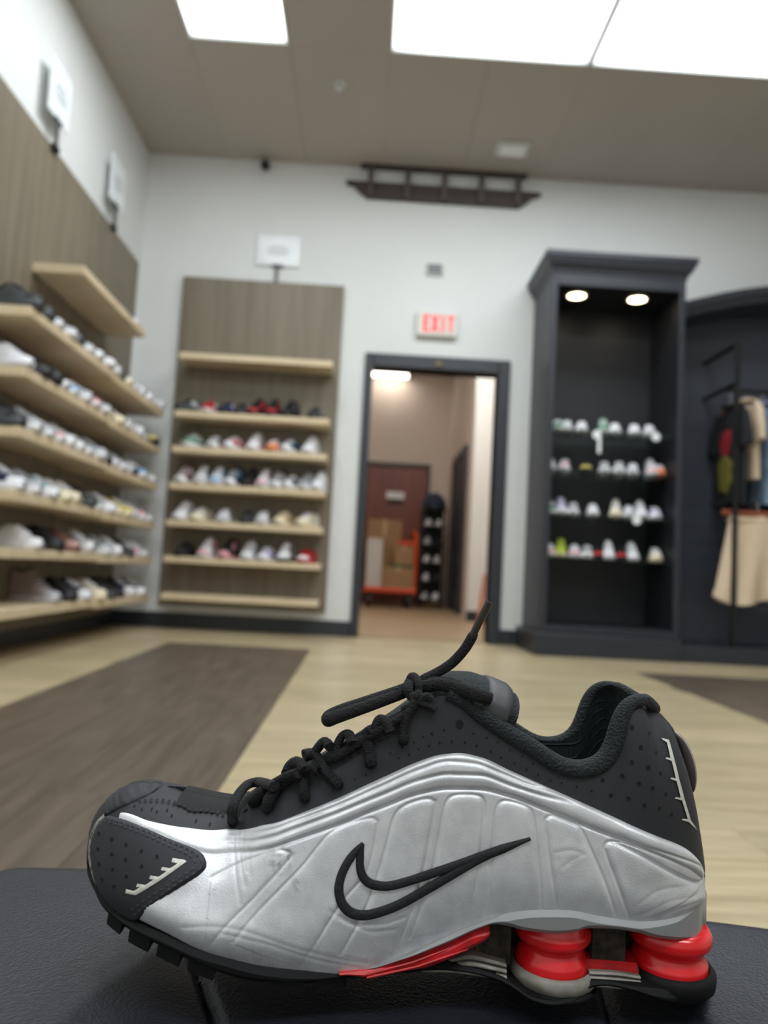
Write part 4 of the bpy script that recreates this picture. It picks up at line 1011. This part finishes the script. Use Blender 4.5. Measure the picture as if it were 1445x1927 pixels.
# red shank under the arch
sh_top = cz([(650, 1836), (700, 1832), (760, 1811), (850, 1776), (900, 1752), (925, 1748)])
sh_bot = cz([(650, 1841), (700, 1846), (760, 1838), (800, 1832), (830, 1822), (870, 1803), (905, 1786), (922, 1772), (926, 1760)])
Wsh = pchip([(x_, float(Wx(x_))+.0008) for x_ in np.linspace(Xa(650), Xa(925), 12)])
slab('red_shank', sh_top, sh_bot, Xa(652), Xa(925), Wsh, redm_m, 80, .003)
for k, (a, b_) in enumerate((((690, 1840), (880, 1786)), ((680, 1836), (870, 1775)))):
    p, q = at(*a, y=YC-.0428), at(*b_, y=YC-.0364)
    MB().tube([Vector(p)-Vector(shoe_o), Vector((p+q)/2+np.array([0, -.0006, -.001]))-Vector(shoe_o), Vector(q)-Vector(shoe_o)], .0005, 6).build('shank_rib', redm_m, shoe, smooth=50)
# dirty void between the columns
v_top = cz([(880, 1757), (930, 1742), (1000, 1752), (1100, 1748), (1240, 1760)]); v_bot = cz([(880, 1838), (960, 1856), (1040, 1870), (1120, 1858), (1240, 1864)])
slab('hollow_core', v_top, v_bot, Xa(890), Xa(1240), lambda x: .010, debris_m, 60, .001)
for pa, pb in ((893, 960), (1114, 1176)):
    slab('hollow_core', v_top, v_bot, X_of(pa, 1800, YC-.0265), X_of(pb, 1800, YC-.0265), lambda x: .0265, debris_m, 20, .003)
# lower grey rails: three stepped ledges
for (xa, xb, ta, bb) in ((806, 964, [(800, 1826), (818, 1820), (850, 1810), (887, 1802), (930, 1812), (985, 1828)], [(800, 1828), (870, 1834), (930, 1843), (985, 1853)]),
                         (1120, 1215, [(1100, 1832), (1150, 1834), (1215, 1843)], [(1100, 1857), (1150, 1861), (1215, 1865)])):
    Yr = YC-.0325; T_, B_ = cz(ta, Y=Yr), cz(bb, Y=Yr)
    for k in range(3):
        f0, f1 = k/3, (k+.78)/3 if k < 2 else 1.0
        slab('grey_rail', (lambda f: (lambda x: T_(x)+(B_(x)-T_(x))*f))(f0), (lambda f: (lambda x: T_(x)+(B_(x)-T_(x))*f))(f1), Xa(xa), Xa(xb), (lambda h: (lambda x: h))(.0312+.0008*k), dirtgrey_m, 40, .0007)
    slab('rail_core', lambda x: T_(x)-.0006, lambda x: B_(x)+.0006, Xa(xa), Xa(xb), lambda x: .0295, mat('dark_groove', (70, 66, 60), .8), 30, .0007)
slab('red_bridge', cz([(1085, 1808), (1140, 1811), (1215, 1818)], Y=YC-.0285), cz([(1085, 1842), (1215, 1856)], Y=YC-.03), Xa(1085), Xa(1215), lambda x: .0285, redm_m, 20, .002)
# spring columns
k_ = .325/FPX
def column(px, rows, Yc_, mirror):
    zc = [(r_*k_*1.02, at(px, y_, y=Yc_-.015)[2]) for y_, r_ in rows]; x = at(px, 1800, y=Yc_)[0]
    y = Yc_ if not mirror else 2*YC-Yc_
    f = pchip([(z, r_) for r_, z in zc]); zz = np.linspace(min(z for _, z in zc), max(z for _, z in zc), 44)
    return MB().lathe([(float(f(z)), z-shoe_o[2]) for z in zz], (x-shoe_o[0], y-shoe_o[1], 0), 48).build('spring_column', red_m, shoe, smooth=60)
C1 = [(1750, 61), (1762, 66), (1773, 71), (1783, 71), (1792, 66), (1799, 59), (1805, 58), (1815, 62), (1828, 67), (1840, 68), (1850, 66), (1860, 62)]
C2 = [(1763, 66), (1770, 73), (1781, 76), (1791, 75), (1800, 69), (1808, 62), (1813, 61), (1822, 64), (1835, 70), (1846, 70), (1856, 67), (1864, 62)]
YC1 = .341
def cup(px, ytop, ybot, R_, Yc_, m, mirror, name):
    x = at(px, 1840, y=Yc_)[0]; y = Yc_ if not mirror else 2*YC-Yc_
    zt, zb = at(px, ytop, y=Yc_-R_)[2]-shoe_o[2], at(px, ybot, y=Yc_-R_)[2]-shoe_o[2]
    hh = zt-zb; P = [(R_*.9, zb), (R_*.98, zb+.0015), (R_*1.0, zb+hh*.5), (R_*1.0, zt-.002), (R_-.0012, zt-.0004), (R_-.0026, zt), (R_-.0036, zt-.001), (R_-.004, zb+.001)]
    return MB().lathe(P, (x-shoe_o[0], y-shoe_o[1], 0), 56).build(name, m, shoe, smooth=50)
for mir in (False, True):
    column(1037, C1, YC1, mir); column(1257, C2, YC1+.0015, mir)
    cup(1037, 1851, 1884, .0198, YC1, dirtgrey_m, mir, 'column_cup'); cup(1037, 1880, 1892, .0203, YC1, outs_m, mir, 'column_foot')
    cup(1259, 1852, 1893, .0196, YC1+.0015, outs_m, mir, 'heel_cup')
# dark socket pads behind each column top
# ---- padded collar roll
rl = [(842, 1303), (872, 1319), (910, 1349), (955, 1380), (1000, 1408), (1040, 1434), (1070, 1446), (1100, 1447), (1126, 1438), (1145, 1419), (1158, 1389), (1167, 1356), (1178, 1332), (1194, 1319), (1214, 1317)]
q = catmull(rl, 4); pl = []
for (a, b_) in q:
    Y = YC-max(0.004, float(Wpx(a)*rpx(a))-.002); p = at(a, b_, y=Y); pl.append(p-shoe_o)
pl = np.array(pl); back = at(1230, 1333, y=YC)-shoe_o
pm = pl[::-1].copy(); pm[:, 1] *= -1; _k = np.clip(np.arange(len(pm))/10, 0, 1); pm[:, 2] -= .0012*_k; pm[:, 1] += .0018*_k
e1 = catmull([pl[-5], pl[-1], back, pm[0], pm[4]], 6)[6:-6]
path = np.vstack([pl[:-1], e1, pm[1:]])
rad = [.0043 if i < len(pl)-10 or i > len(path)-len(pl)+10 else .0030 for i in range(len(path))]
rad = [r_ if i < len(pl) else r_*.86 for i, r_ in enumerate(rad)]
rad = list(np.convolve(np.pad(rad, 4, 'edge'), np.ones(9)/9, 'valid'))
MB().tube(path.tolist(), rad, 16, 1.0, (0, -1, 0)).build('collar_roll', roll_m, shoe, smooth=80)
# heel clip and medallion
def heel_pt(px, py, o=0): p = at(px, py, y=YC); return Vector(p-shoe_o)+Vector((o, 0, 0))
hp = catmull([(1240, 1346), (1260, 1384), (1277, 1432), (1290, 1484), (1301, 1536), (1312, 1586), (1320, 1626), (1324, 1656)], 4)
MB().tube([heel_pt(*p, -.001) for p in hp], list(np.interp(np.linspace(0, 1, len(hp)), [0, .1, .55, 1], [.002, .0036, .0034, .0014])), 12, 1.7, (0, 1, 0)).build('heel_spine', nubuck_m, shoe, smooth=60)
hm = catmull([(1270, 1374), (1283, 1395), (1293, 1425), (1300, 1460), (1303, 1492)], 5)
MB().tube([heel_pt(*p, -.0012) for p in hm], [.0004+.002*math.sin(math.pi*min(1, max(0, i/(len(hm)-1)))) **.6 for i in range(len(hm))], 14, 4.0, (0, 1, 0)).build('heel_medallion', mat('grey_medallion', (150, 140, 138), .3, metal=.3), shoe, smooth=60)
# ---- tongue
tg = catmull([(455, 1518), (520, 1488), (600, 1441), (680, 1396), (750, 1351), (800, 1314), (838, 1291), (876, 1294), (918, 1309), (960, 1328)], 6)
def tongue_ring(i, grow=0.0):
    a, b_ = tg[i]; p = at(a, b_, y=YC-.002)-shoe_o; f = i/(len(tg)-1); hw_ = .014+.0085*min(1, f*1.6)+grow; th = .004+.004*min(1, max(0, f-.55)*4)+grow
    j = min(i+1, len(tg)-1); k = max(i-1, 0); d = at(*tg[j], y=YC)-at(*tg[k], y=YC); d /= np.linalg.norm(d); n_ = np.array([-d[2], 0, d[0]]); n_ = n_ if n_[2] > 0 else -n_
    if f > .97: th *= .8; hw_ *= .96
    out = []
    for s_ in np.linspace(0, 2*math.pi, 29)[:-1]:
        cy, cn = math.cos(s_), math.sin(s_); y_ = hw_*np.sign(cy)*abs(cy)**.7
        out.append(tuple(p+np.array([0, y_, 0])+n_*(th*np.sign(cn)*abs(cn)**.8-.18*hw_*(abs(y_)/hw_)**2)))
    return out
def ring_mesh(name, rings, m, parent):
    bm = MB(); rows = [[bm.bm.verts.new(v) for v in r] for r in rings]; n = len(rows[0])
    for A, B in zip(rows, rows[1:]):
        for k in range(n): bm.bm.faces.new((A[k], A[(k+1) % n], B[(k+1) % n], B[k]))
    bm.bm.faces.new(rows[0][::-1]); bm.bm.faces.new(rows[-1]); return bm.build(name, m, parent, smooth=70)
NT = len(tg)
tong = ring_mesh('tongue', [tongue_ring(i) for i in range(NT)], roll_m, shoe)
lab_i = [i for i in range(NT) if 898 <= tg[i][0] <= 948]
tlab = ring_mesh('tongue_label', [tongue_ring(i, .0012 if i not in (lab_i[0], lab_i[-1]) else .0004) for i in lab_i], mat('charcoal_label', (58, 58, 62), .5), tong)
c_ = at(922, 1297, y=YC-.012)-shoe_o
MB().lathe([(.0035, -.001), (.0042, .0), (.004, .0006), (.001, .0007)], tuple(c_), 18).build('tongue_emblem', mat('emblem_red', (150, 66, 60), .5), tong, smooth=50)
# ---- laces
def lace(pts, r=.0023, name='lace', flat=.8, parent=None, m=None, n=6, hug=True):
    P = catmull(pts, n); W_ = []
    for i, (a, b_, Y) in enumerate(P):
        if i >= 2 and hug:
            for _ in range(3):
                q_ = at(a, b_, y=Y); zt_ = float(ztop(q_[0]))
                if q_[2] < zt_+.003: Y = min(Y, float(ylat(np.array(q_[0]), np.array(min(q_[2], zt_-.0003))))-.0017)
        W_.append(Vector(at(a, b_, y=Y)-shoe_o))
    rr = r if hasattr(r, '__len__') else [r]*len(W_)
    if len(rr) != len(W_): rr = list(np.interp(np.linspace(0, 1, len(W_)), np.linspace(0, 1, len(rr)), rr))
    return MB().tube(W_, rr, 12, flat).build(name, m or lace_m, parent or shoe, smooth=70)
def eye(px, py): 
    x, z = XZ([(px, py)])[0]; return float(ylat(np.array(x), np.array(z)))
def strand(eye_px, over, far=None, r=.0027):
    ex_, ey_ = eye_px; Y = eye(ex_, ey_)
    lace([(ex_+1, ey_+1, Y+.004), (ex_, ey_-3, Y-.0022)]+over+([far] if far else []), r)
strand((438, 1546), [(437, 1524, .332), (446, 1500, .340), (464, 1478, .352), (486, 1472, .365)], (516, 1480, .385))
strand((502, 1522), [(508, 1500, .330), (528, 1478, .337), (552, 1459, .348), (574, 1446, .362)], (592, 1440, .385))
strand((478, 1512), [(492, 1492, .337), (520, 1474, .346), (542, 1462, .360)], (560, 1455, .38))
strand((572, 1500), [(572, 1470, .329), (580, 1437, .336), (595, 1412, .346), (610, 1396, .356)], (622, 1406, .374))
strand((634, 1476), [(620, 1460, .331), (606, 1441, .338), (596, 1424, .348), (585, 1418, .362)], (572, 1420, .38))
lace([(538, 1460, .350), (544, 1444, .358), (555, 1435, .366), (566, 1438, .372), (572, 1450, .376)], .0026)
lace([(632, 1432, .342), (634, 1405, .345), (644, 1385, .352), (656, 1382, .364), (662, 1398, .376)], .0024)
strand((697, 1437), [(694, 1415, .332), (690, 1394, .339), (692, 1380, .35)], (700, 1374, .366))
lace([(705, 1384, .345), (708, 1364, .350), (716, 1354, .360), (728, 1362, .368), (734, 1378, .372)], .0024)
lace([(612, 1432, .344), (640, 1420, .344), (668, 1402, .346), (700, 1384, .35)], .0022)
lace([(650, 1408, .35), (690, 1388, .352), (730, 1366, .354), (760, 1348, .356)], .0022)
strand((759, 1393), [(759, 1372, .336), (764, 1350, .341), (774, 1332, .348)], (782, 1318, .352))
# the bow: knot, left loop, loose end, right loop
lace([(786, 1290, .346), (760, 1303, .343), (720, 1318, .339), (670, 1336, .336), (630, 1350, .334), (617, 1355, .3345), (618, 1348, .337), (640, 1337, .338), (690, 1320, .340), (740, 1303, .343), (780, 1288, .346)], [.0026, .0027, .0029, .0031, .003, .0029, .0028, .0026], flat=.9)
lace([(770, 1284, .342), (768, 1298, .338), (776, 1312, .338), (786, 1308, .340), (788, 1290, .340), (782, 1276, .344), (774, 1276, .348), (770, 1290, .350)], .0024, flat=.8)
ll = lace([(782, 1292, .346), (797, 1279, .347), (822, 1266, .348), (850, 1248, .348), (874, 1222, .347), (888, 1199, .346), (893, 1190, .346)], [.0024, .0024, .0023, .0024, .0024, .0024, .0019])
al = lace([(886, 1203, .346), (897, 1180, .3455), (910, 1154, .345), (921, 1133, .3445)], .0018, 'aglet', 1.0, ll, mat('aglet_plastic', (14, 14, 15), .25, coat=.2))
lace([(784, 1296, .345), (800, 1292, .342), (830, 1288, .338), (866, 1297, .334), (900, 1309, .332), (922, 1315, .334)], [.0026, .003, .003, .003, .0032, .003], flat=.75)
lace([(786, 1288, .348), (812, 1283, .346), (845, 1285, .344), (880, 1296, .344), (912, 1306, .342)], .0024)
lace([(776, 1318, .342), (790, 1322, .338), (806, 1328, .335), (820, 1334, .334)], [.0022, .002, .0021, .0024])
lace([(760, 1338, .345), (778, 1326, .342), (800, 1312, .338), (812, 1318, .336)], .0022)
# ================================================================== DISPLAY SHOES
def disp_profile(kind):
    if kind == 'high':  zt = [(0, .03), (.06, .05), (.2, .06), (.34, .085), (.5, .135), (.62, .16), (.8, .15), (.93, .155), (1, .13)]; sole = .028
    elif kind == 'run': zt = [(0, .04), (.06, .058), (.2, .066), (.34, .085), (.5, .112), (.6, .118), (.76, .095), (.92, .112), (1, .09)]; sole = .036
    elif kind == 'slide': zt = [(0, .034), (.06, .046), (.2, .062), (.34, .082), (.5, .085), (.6, .058), (.76, .046), (.92, .044), (1, .042)]; sole = .032
    else:               zt = [(0, .03), (.06, .048), (.2, .056), (.34, .078), (.5, .104), (.6, .108), (.76, .082), (.92, .096), (1, .078)]; sole = .028
    return pchip(zt), sole
wd_f = pchip([(0, .004), (.012, .016), (.05, .03), (.12, .041), (.25, .049), (.4, .047), (.6, .038), (.8, .036), (.92, .033), (.98, .02), (1, .004)])
LEN = .275
def ringpt(f, sole, s, a, off=0):
    """s along the shoe (0 toe), a 0..1 over the top from one side to the other; toe points to -x, base at z=0."""
    zt = float(f(s)); w_ = float(wd_f(s)); th = math.pi*a; c_, n_ = math.cos(th), math.sin(th)
    lean = 1-(.14 if zt > .12 else .26)*n_*sstep(.25, .6, np.array(s))
    y = -(w_+off)*np.sign(c_)*abs(c_)**.5*lean; z = sole*.5+(zt-sole*.5+off)*n_**.75
    return (-.5*LEN+LEN*s+(-off if s < .3 else off if s > .8 else 0), float(y), float(z))
def disp_patch(f, sole, s0, s1, a0, a1, off, ns, na):
    G = np.array([[ringpt(f, sole, s, a, off) for a in np.linspace(a0, a1, na)] for s in np.linspace(s0, s1, ns)]); return G
def flip_up(me):
    bm = bmesh.new(); bm.from_mesh(me); bmesh.ops.recalc_face_normals(bm, faces=bm.faces); bm.to_mesh(me); bm.free(); return me
DM = {}
for kind in ('low', 'high', 'run', 'slide'):
    f, sole = disp_profile(kind); d = {}
    ss = [0, .006, .02, .05, .1, .17, .25, .33, .41, .5, .58, .66, .74, .82, .9, .95, .98, .994, 1]
    G = np.array([[ringpt(f, sole, s, a) for a in np.linspace(0, 1, 13)] for s in ss])
    d['upper'] = flip_up(grid_mesh('upper', G))
    R_ = []
    for s in ss:
        w_ = float(wd_f(s))+.003; x = -.5*LEN+LEN*s+(-.003 if s < .3 else .004 if s > .8 else 0); sp = .012*max(0, (.2-s)/.2)**2
        R_.append([(x, -w_, sole), (x, -w_-.001, sole*.45+sp*.5), (x, -w_+.003, sp), (x, w_-.003, sp), (x, w_+.001, sole*.45+sp*.5), (x, w_, sole), (x, -w_, sole)])
    d['sole'] = flip_up(grid_mesh('sole', np.array(R_)))
    d['toe_cap'] = flip_up(grid_mesh('toe_cap', disp_patch(f, sole, .01, .2, .05, .95, .0015, 7, 11)))
    if kind != 'slide':
        d['heel_counter'] = flip_up(grid_mesh('heel_counter', disp_patch(f, sole, .8, .995, .05, .95, .0015, 7, 11)))
        d['side_stripe'] = flip_up(grid_mesh('side_stripe', disp_patch(f, sole, .42, .72, .1, .3, .0018, 6, 4)))
        # laces: one folded strip of bars
        b = MB()
        for k in range(4):
            s = .3+k*.055; P = [ringpt(f, sole, s, a, .004) for a in (.34, .42, .5, .58, .66)]; b.tube(P, .004, 6)
        bmesh.ops.recalc_face_normals(b.bm, faces=b.bm.faces); me = bpy.data.meshes.new('laces'); b.bm.to_mesh(me); b.bm.free(); d['laces'] = me
        # mouth of the shoe
        V = []
        s0, s1 = (.54, .95)
        for r_, dz in ((1.0, .004), (.86, .006), (.7, -.012), (.2, -.02)):
            row = []
            for k in range(19):
                a = 2*math.pi*k/18; s = (s0+s1)/2+(s1-s0)/2*.94*r_*math.cos(a); y = .026*r_*math.sin(a); sx_ = -.5*LEN+LEN*s
                row.append((sx_, y, float(f(s))+dz-.006*(abs(math.sin(a)))))
            V.append(row)
        d['collar'] = flip_up(grid_mesh('collar', np.array(V)))
    DM[kind] = d
def dm(rgb): return mat('shoe_%02x%02x%02x' % rgb, rgb, .55, noise=.12, nscale=40)
WH, OW, GR, LG, DG, BK, NV, RD, PK, TN, GN, TL, BL, YL, CR, LV, OR, LM, MR, BR = ((234, 234, 238), (226, 220, 204), (132, 134, 138), (186, 188, 192), (70, 72, 76), (28, 28, 31), (36, 44, 72), (190, 36, 44), (222, 160, 168), (200, 170, 128), (66, 140, 98), (84, 168, 168), (110, 170, 210), (214, 196, 96), (238, 226, 196), (180, 168, 210), (232, 140, 90), (186, 204, 70), (112, 36, 42), (140, 96, 86))
SCH = {  # name: upper, toe, heel, stripe, sole, laces
 'W': ('all white', WH, WH, WH, WH, WH, WH), 'w': ('white and grey', WH, LG, GR, GR, WH, WH), 'G': ('grey', GR, LG, DG, LG, WH, LG), 'g': ('pale grey', LG, WH, GR, WH, WH, WH),
 'K': ('black', BK, BK, BK, DG, BK, BK), 'k': ('black and white', BK, WH, BK, WH, WH, WH), 'D': ('charcoal', DG, BK, DG, LG, DG, BK), 'N': ('navy and white', NV, WH, NV, BL, WH, WH),
 'R': ('red and white', RD, WH, RD, WH, WH, WH), 'r': ('black and red', BK, RD, BK, RD, BK, BK), 'P': ('pink and white', WH, PK, PK, PK, WH, WH), 'p': ('black and pink', BK, PK, BK, PK, PK, BK),
 'T': ('tan', TN, CR, TN, OW, CR, CR), 'C': ('cream', OW, CR, OW, CR, CR, WH), 'E': ('green and white', GN, GN, GN, WH, WH, WH), 'L': ('teal and white', TL, WH, BL, RD, WH, WH), 'B': ('white and sky blue', WH, BL, BL, BL, WH, WH),
 'Y': ('yellow', YL, YL, CR, WH, CR, WH), 'V': ('lilac and white', LV, WH, LV, WH, WH, WH), 'O': ('orange and pink', OR, OR, PK, WH, OR, WH), 'M': ('maroon and white', MR, WH, MR, WH, WH, WH), 'm': ('lime green', LM, LM, LM, CR, CR, LM),
 'U': ('blue and black', (48, 70, 140), BK, BK, WH, BK, BK), 'b': ('brown and pink', BR, (190, 150, 140), BR, BR, BR, BR), 'S': ('red', RD, WH, RD, RD, RD, RD), 'X': ('white with black sole', WH, WH, WH, BK, BK, WH), 'y': ('charcoal and gold', DG, YL, DG, YL, BK, BK)}
ORD = ['first', 'second', 'third', 'fourth', 'fifth', 'sixth', 'seventh', 'eighth', 'ninth', 'tenth', 'eleventh', 'twelfth', 'thirteenth', 'fourteenth', 'fifteenth', 'sixteenth', 'seventeenth']
def disp_shoe(code, kind, loc, rz, label, group, sc=1.0):
    nm, up_, toe, heel, st, so, la = SCH[code]
    t = thing({'slide': 'slide_sandal'}.get(kind, 'display_sneaker'), label, 'shoe', loc, rz, group); t.scale = (sc, sc, sc)
    cols = {'upper': up_, 'toe_cap': toe, 'heel_counter': heel, 'side_stripe': st, 'sole': so, 'laces': la, 'collar': BK if code not in 'WwCBPg' else LG}
    for part, me in DM[kind].items(): new_obj(part, me, dm(cols[part]), t)
    return t
KIND = {'l': 'low', 'h': 'high', 'r': 'run', 's': 'slide'}
rg = random.Random(11)
# left wall: toes point to the aisle (+x); from the near end to the corner
left_rows = [
 (0, [4.70], 'L', 'l'),
 (1, np.linspace(3.28, 5.30, 16), 'DDwGDGWWGDCwkMwN', 'rrllrlllrrllrllr'),
 (2, np.linspace(3.27, 5.30, 16), 'WKKRBwPGTCwRgGyD', 'llrllrllrlllrllr'),
 (3, np.linspace(3.27, 5.28, 16), 'DGwPgWwGKWGwDBwM', 'rrllrllrlllrlrll'),
 (4, np.linspace(3.30, 5.26, 13), 'NGLCCDwgTYkPG', 'rrllrrlrlrlrl'),
 (5, [3.52, 3.76, 3.98, 4.22, 4.44, 4.66, 4.88, 5.06, 5.23], 'WKbgGgDPw', 'lrlrrrlll'),
 (6, [3.80, 4.00, 4.19, 4.40, 4.60, 4.80, 5.00, 5.19], 'qKNCDKNk', 'hrlrrlrl')]
SCH['Z'] = ('bright red', RD, RD, RD, WH, WH, RD)
SCH['q'] = ('grey and dusty pink', (150, 138, 136), (176, 176, 184), (168, 150, 148), (120, 104, 100), (190, 186, 190), DG)
for k, ys_, codes, kinds in left_rows:
    n = len(codes)
    for i in range(n):
        y = float(ys_[i]); dz = 0 if y < 4.277 or k == 0 else -.012
        lab = '%s %s, %s from near end, left wall shelf %s row' % (SCH[codes[i]][0], 'high-top' if kinds[i] == 'h' else 'sneaker', ORD[i], ['topmost', 'upper second', 'third', 'fourth', 'fifth', 'sixth', 'lowest'][k])
        if k == 0: lab = 'teal and white sneaker alone on the topmost left wall shelf'
        disp_shoe(codes[i], KIND[kinds[i]], (-1.672+rg.uniform(-.012, .012), y, SZ[k]+dz), math.pi+rg.uniform(-.12, .12)-.22, lab, 'display sneakers on the left wall shelves', 1.06 if k else .85)
# back wall unit: toes to the room; measured places along each board
back_rows = [
 (1, [(354, 'D', 'r'), (395, 'Z', 'l'), (428, 'U', 'l'), (456, 'D', 'l'), (483, 'r', 'h'), (514, 'r', 'h'), (546, 'K', 'h'), (595, 'D', 'l')]),
 (2, [(364, 'E', 'r'), (405, 'k', 'l'), (441, 'R', 'r'), (480, 'W', 'h'), (516, 'O', 'l'), (547, 'N', 'r'), (585, 'W', 'h')]),
 (3, [(346, 'M', 'h'), (379, 'w', 'h'), (409, 'B', 'h'), (439, 'N', 'h'), (469, 'K', 'h'), (497, 'P', 'h'), (524, 'k', 'h'), (551, 'k', 'r'), (578, 'G', 'h'), (603, 'W', 'h')]),
 (4, [(343, 'W', 'h'), (377, 'C', 'l'), (423, 'w', 'l'), (466, 'D', 'l'), (496, 'w', 'l'), (536, 'T', 'r'), (579, 'C', 'r')]),
 (5, [(346, 'K', 'l'), (389, 'P', 'h'), (428, 'p', 'h'), (469, 'g', 'h'), (503, 'V', 'l'), (537, 'X', 'h'), (578, 'S', 'l')])]
for k, items in back_rows:
    for i, (px, code, kd) in enumerate(items):
        x = at(px, 900, y=5.31)[0] if False else None
        # board height decides the sight line; find x where the shoe stands
        ymid = {1: 760, 2: 828, 3: 898, 4: 968, 5: 1036}[k]
        x = float(np.clip(at(px, ymid, y=5.30)[0], -1.385, -.365))
        lab = '%s %s, %s from left, back wall shelf %s row' % (SCH[code][0], 'high-top' if kd == 'h' else 'sneaker', ORD[i], ['', 'topmost', 'second', 'third', 'fourth', 'lowest'][k])
        ang = math.pi/2-(.45 if kd == 'r' else .22)+rg.uniform(-.1, .1)
        disp_shoe(code, KIND[kd], (x, 5.345, BZ[k]), ang, lab, 'display sneakers on the back wall unit', .95)
# dark cabinet
cab_rows = [
 (0, [(1050, 'E', 'l'), (1068, 'w', 'l'), (1096, 'W', 'l'), (1136, 'E', 'h'), (1158, 'W', 'l'), (1194, 'W', 'l'), (1222, 'w', 'l')]),
 (1, [(1036, 'w', 'l'), (1064, 'R', 'l'), (1104, 'y', 'l'), (1138, 'k', 'l'), (1166, 'k', 'r'), (1192, 'w', 'l'), (1226, 'P', 'h'), (1250, 'O', 'l')]),
 (2, [(1036, 'E', 'l'), (1056, 'V', 'h'), (1080, 'k', 'l'), (1116, 'W', 'l'), (1160, 'C', 'h'), (1184, 'w', 'l'), (1206, 'W', 'h'), (1232, 'V', 'l')]),
 (3, [(1034, 'P', 'l'), (1056, 'm', 'h'), (1082, 'P', 'l'), (1106, 'k', 'l'), (1126, 'r', 'l'), (1146, 'W', 'h'), (1168, 'r', 'l'), (1190, 'W', 'h'), (1234, 'C', 'r')])]
for k, items in cab_rows:
    for i, (px, code, kd) in enumerate(items):
        x = float(np.clip(at(px, [800, 876, 955, 1035][k], y=5.14)[0], CX0+.075, CX1-.075))
        lab = '%s %s, %s from left on %s glass shelf of dark cabinet' % (SCH[code][0], 'small high-top' if kd == 'h' else 'small sneaker', ORD[i], ['top', 'second', 'third', 'lowest'][k])
        disp_shoe(code, KIND[kd], (x, 5.16, CSZ[k]), math.pi/2-.25+rg.uniform(-.1, .1), lab, 'small shoes on the glass shelves', .86)
# round white tags hanging over the glass shelf edges
for j, (px, py, k, tail) in enumerate(((1123, 818, 0, True), (1234, 822, 0, False), (1198, 979, 2, False))):
    p = at(px, py, y=5.0)
    t = thing('price_tag', ['round white tag with a long strip hanging from the top glass shelf', 'round white tag hanging at the right of the top glass shelf', 'round white tag hanging from the third glass shelf'][j], 'tag', tuple(p), group='round tags on the glass shelves')
    MB().cyl((0, .002, 0), (0, -.002, 0), .03, n=24).build('disc', card_m, t)
    zt_ = CSZ[k]-p[2]
    MB().box(-.004, .004, -.001, .003, .03, zt_+.004).build('string', card_m, t)
    MB().box(-.004, .004, .001, .05, zt_+.001, zt_+.004).build('hook', card_m, t)
    if tail: MB().box(.008, .03, -.001, .002, -.13, -.02).build('strip', card_m, t)
# stock room rack
for k, z in enumerate(RZ[:-1]):
    for i in range(2):
        code = 'kWgDwkGKwk'[k*2+i]
        disp_shoe(code, 'run' if k % 2 else 'low', (.885+i*.15, 10.42, z), math.pi/2-.3, '%s sneaker on the stock room rack, %s tier, %s side' % (SCH[code][0], ['lowest', 'second', 'third', 'fourth', 'fifth'][k], 'left' if i == 0 else 'right'), 'shoes on the stock room rack', .95)
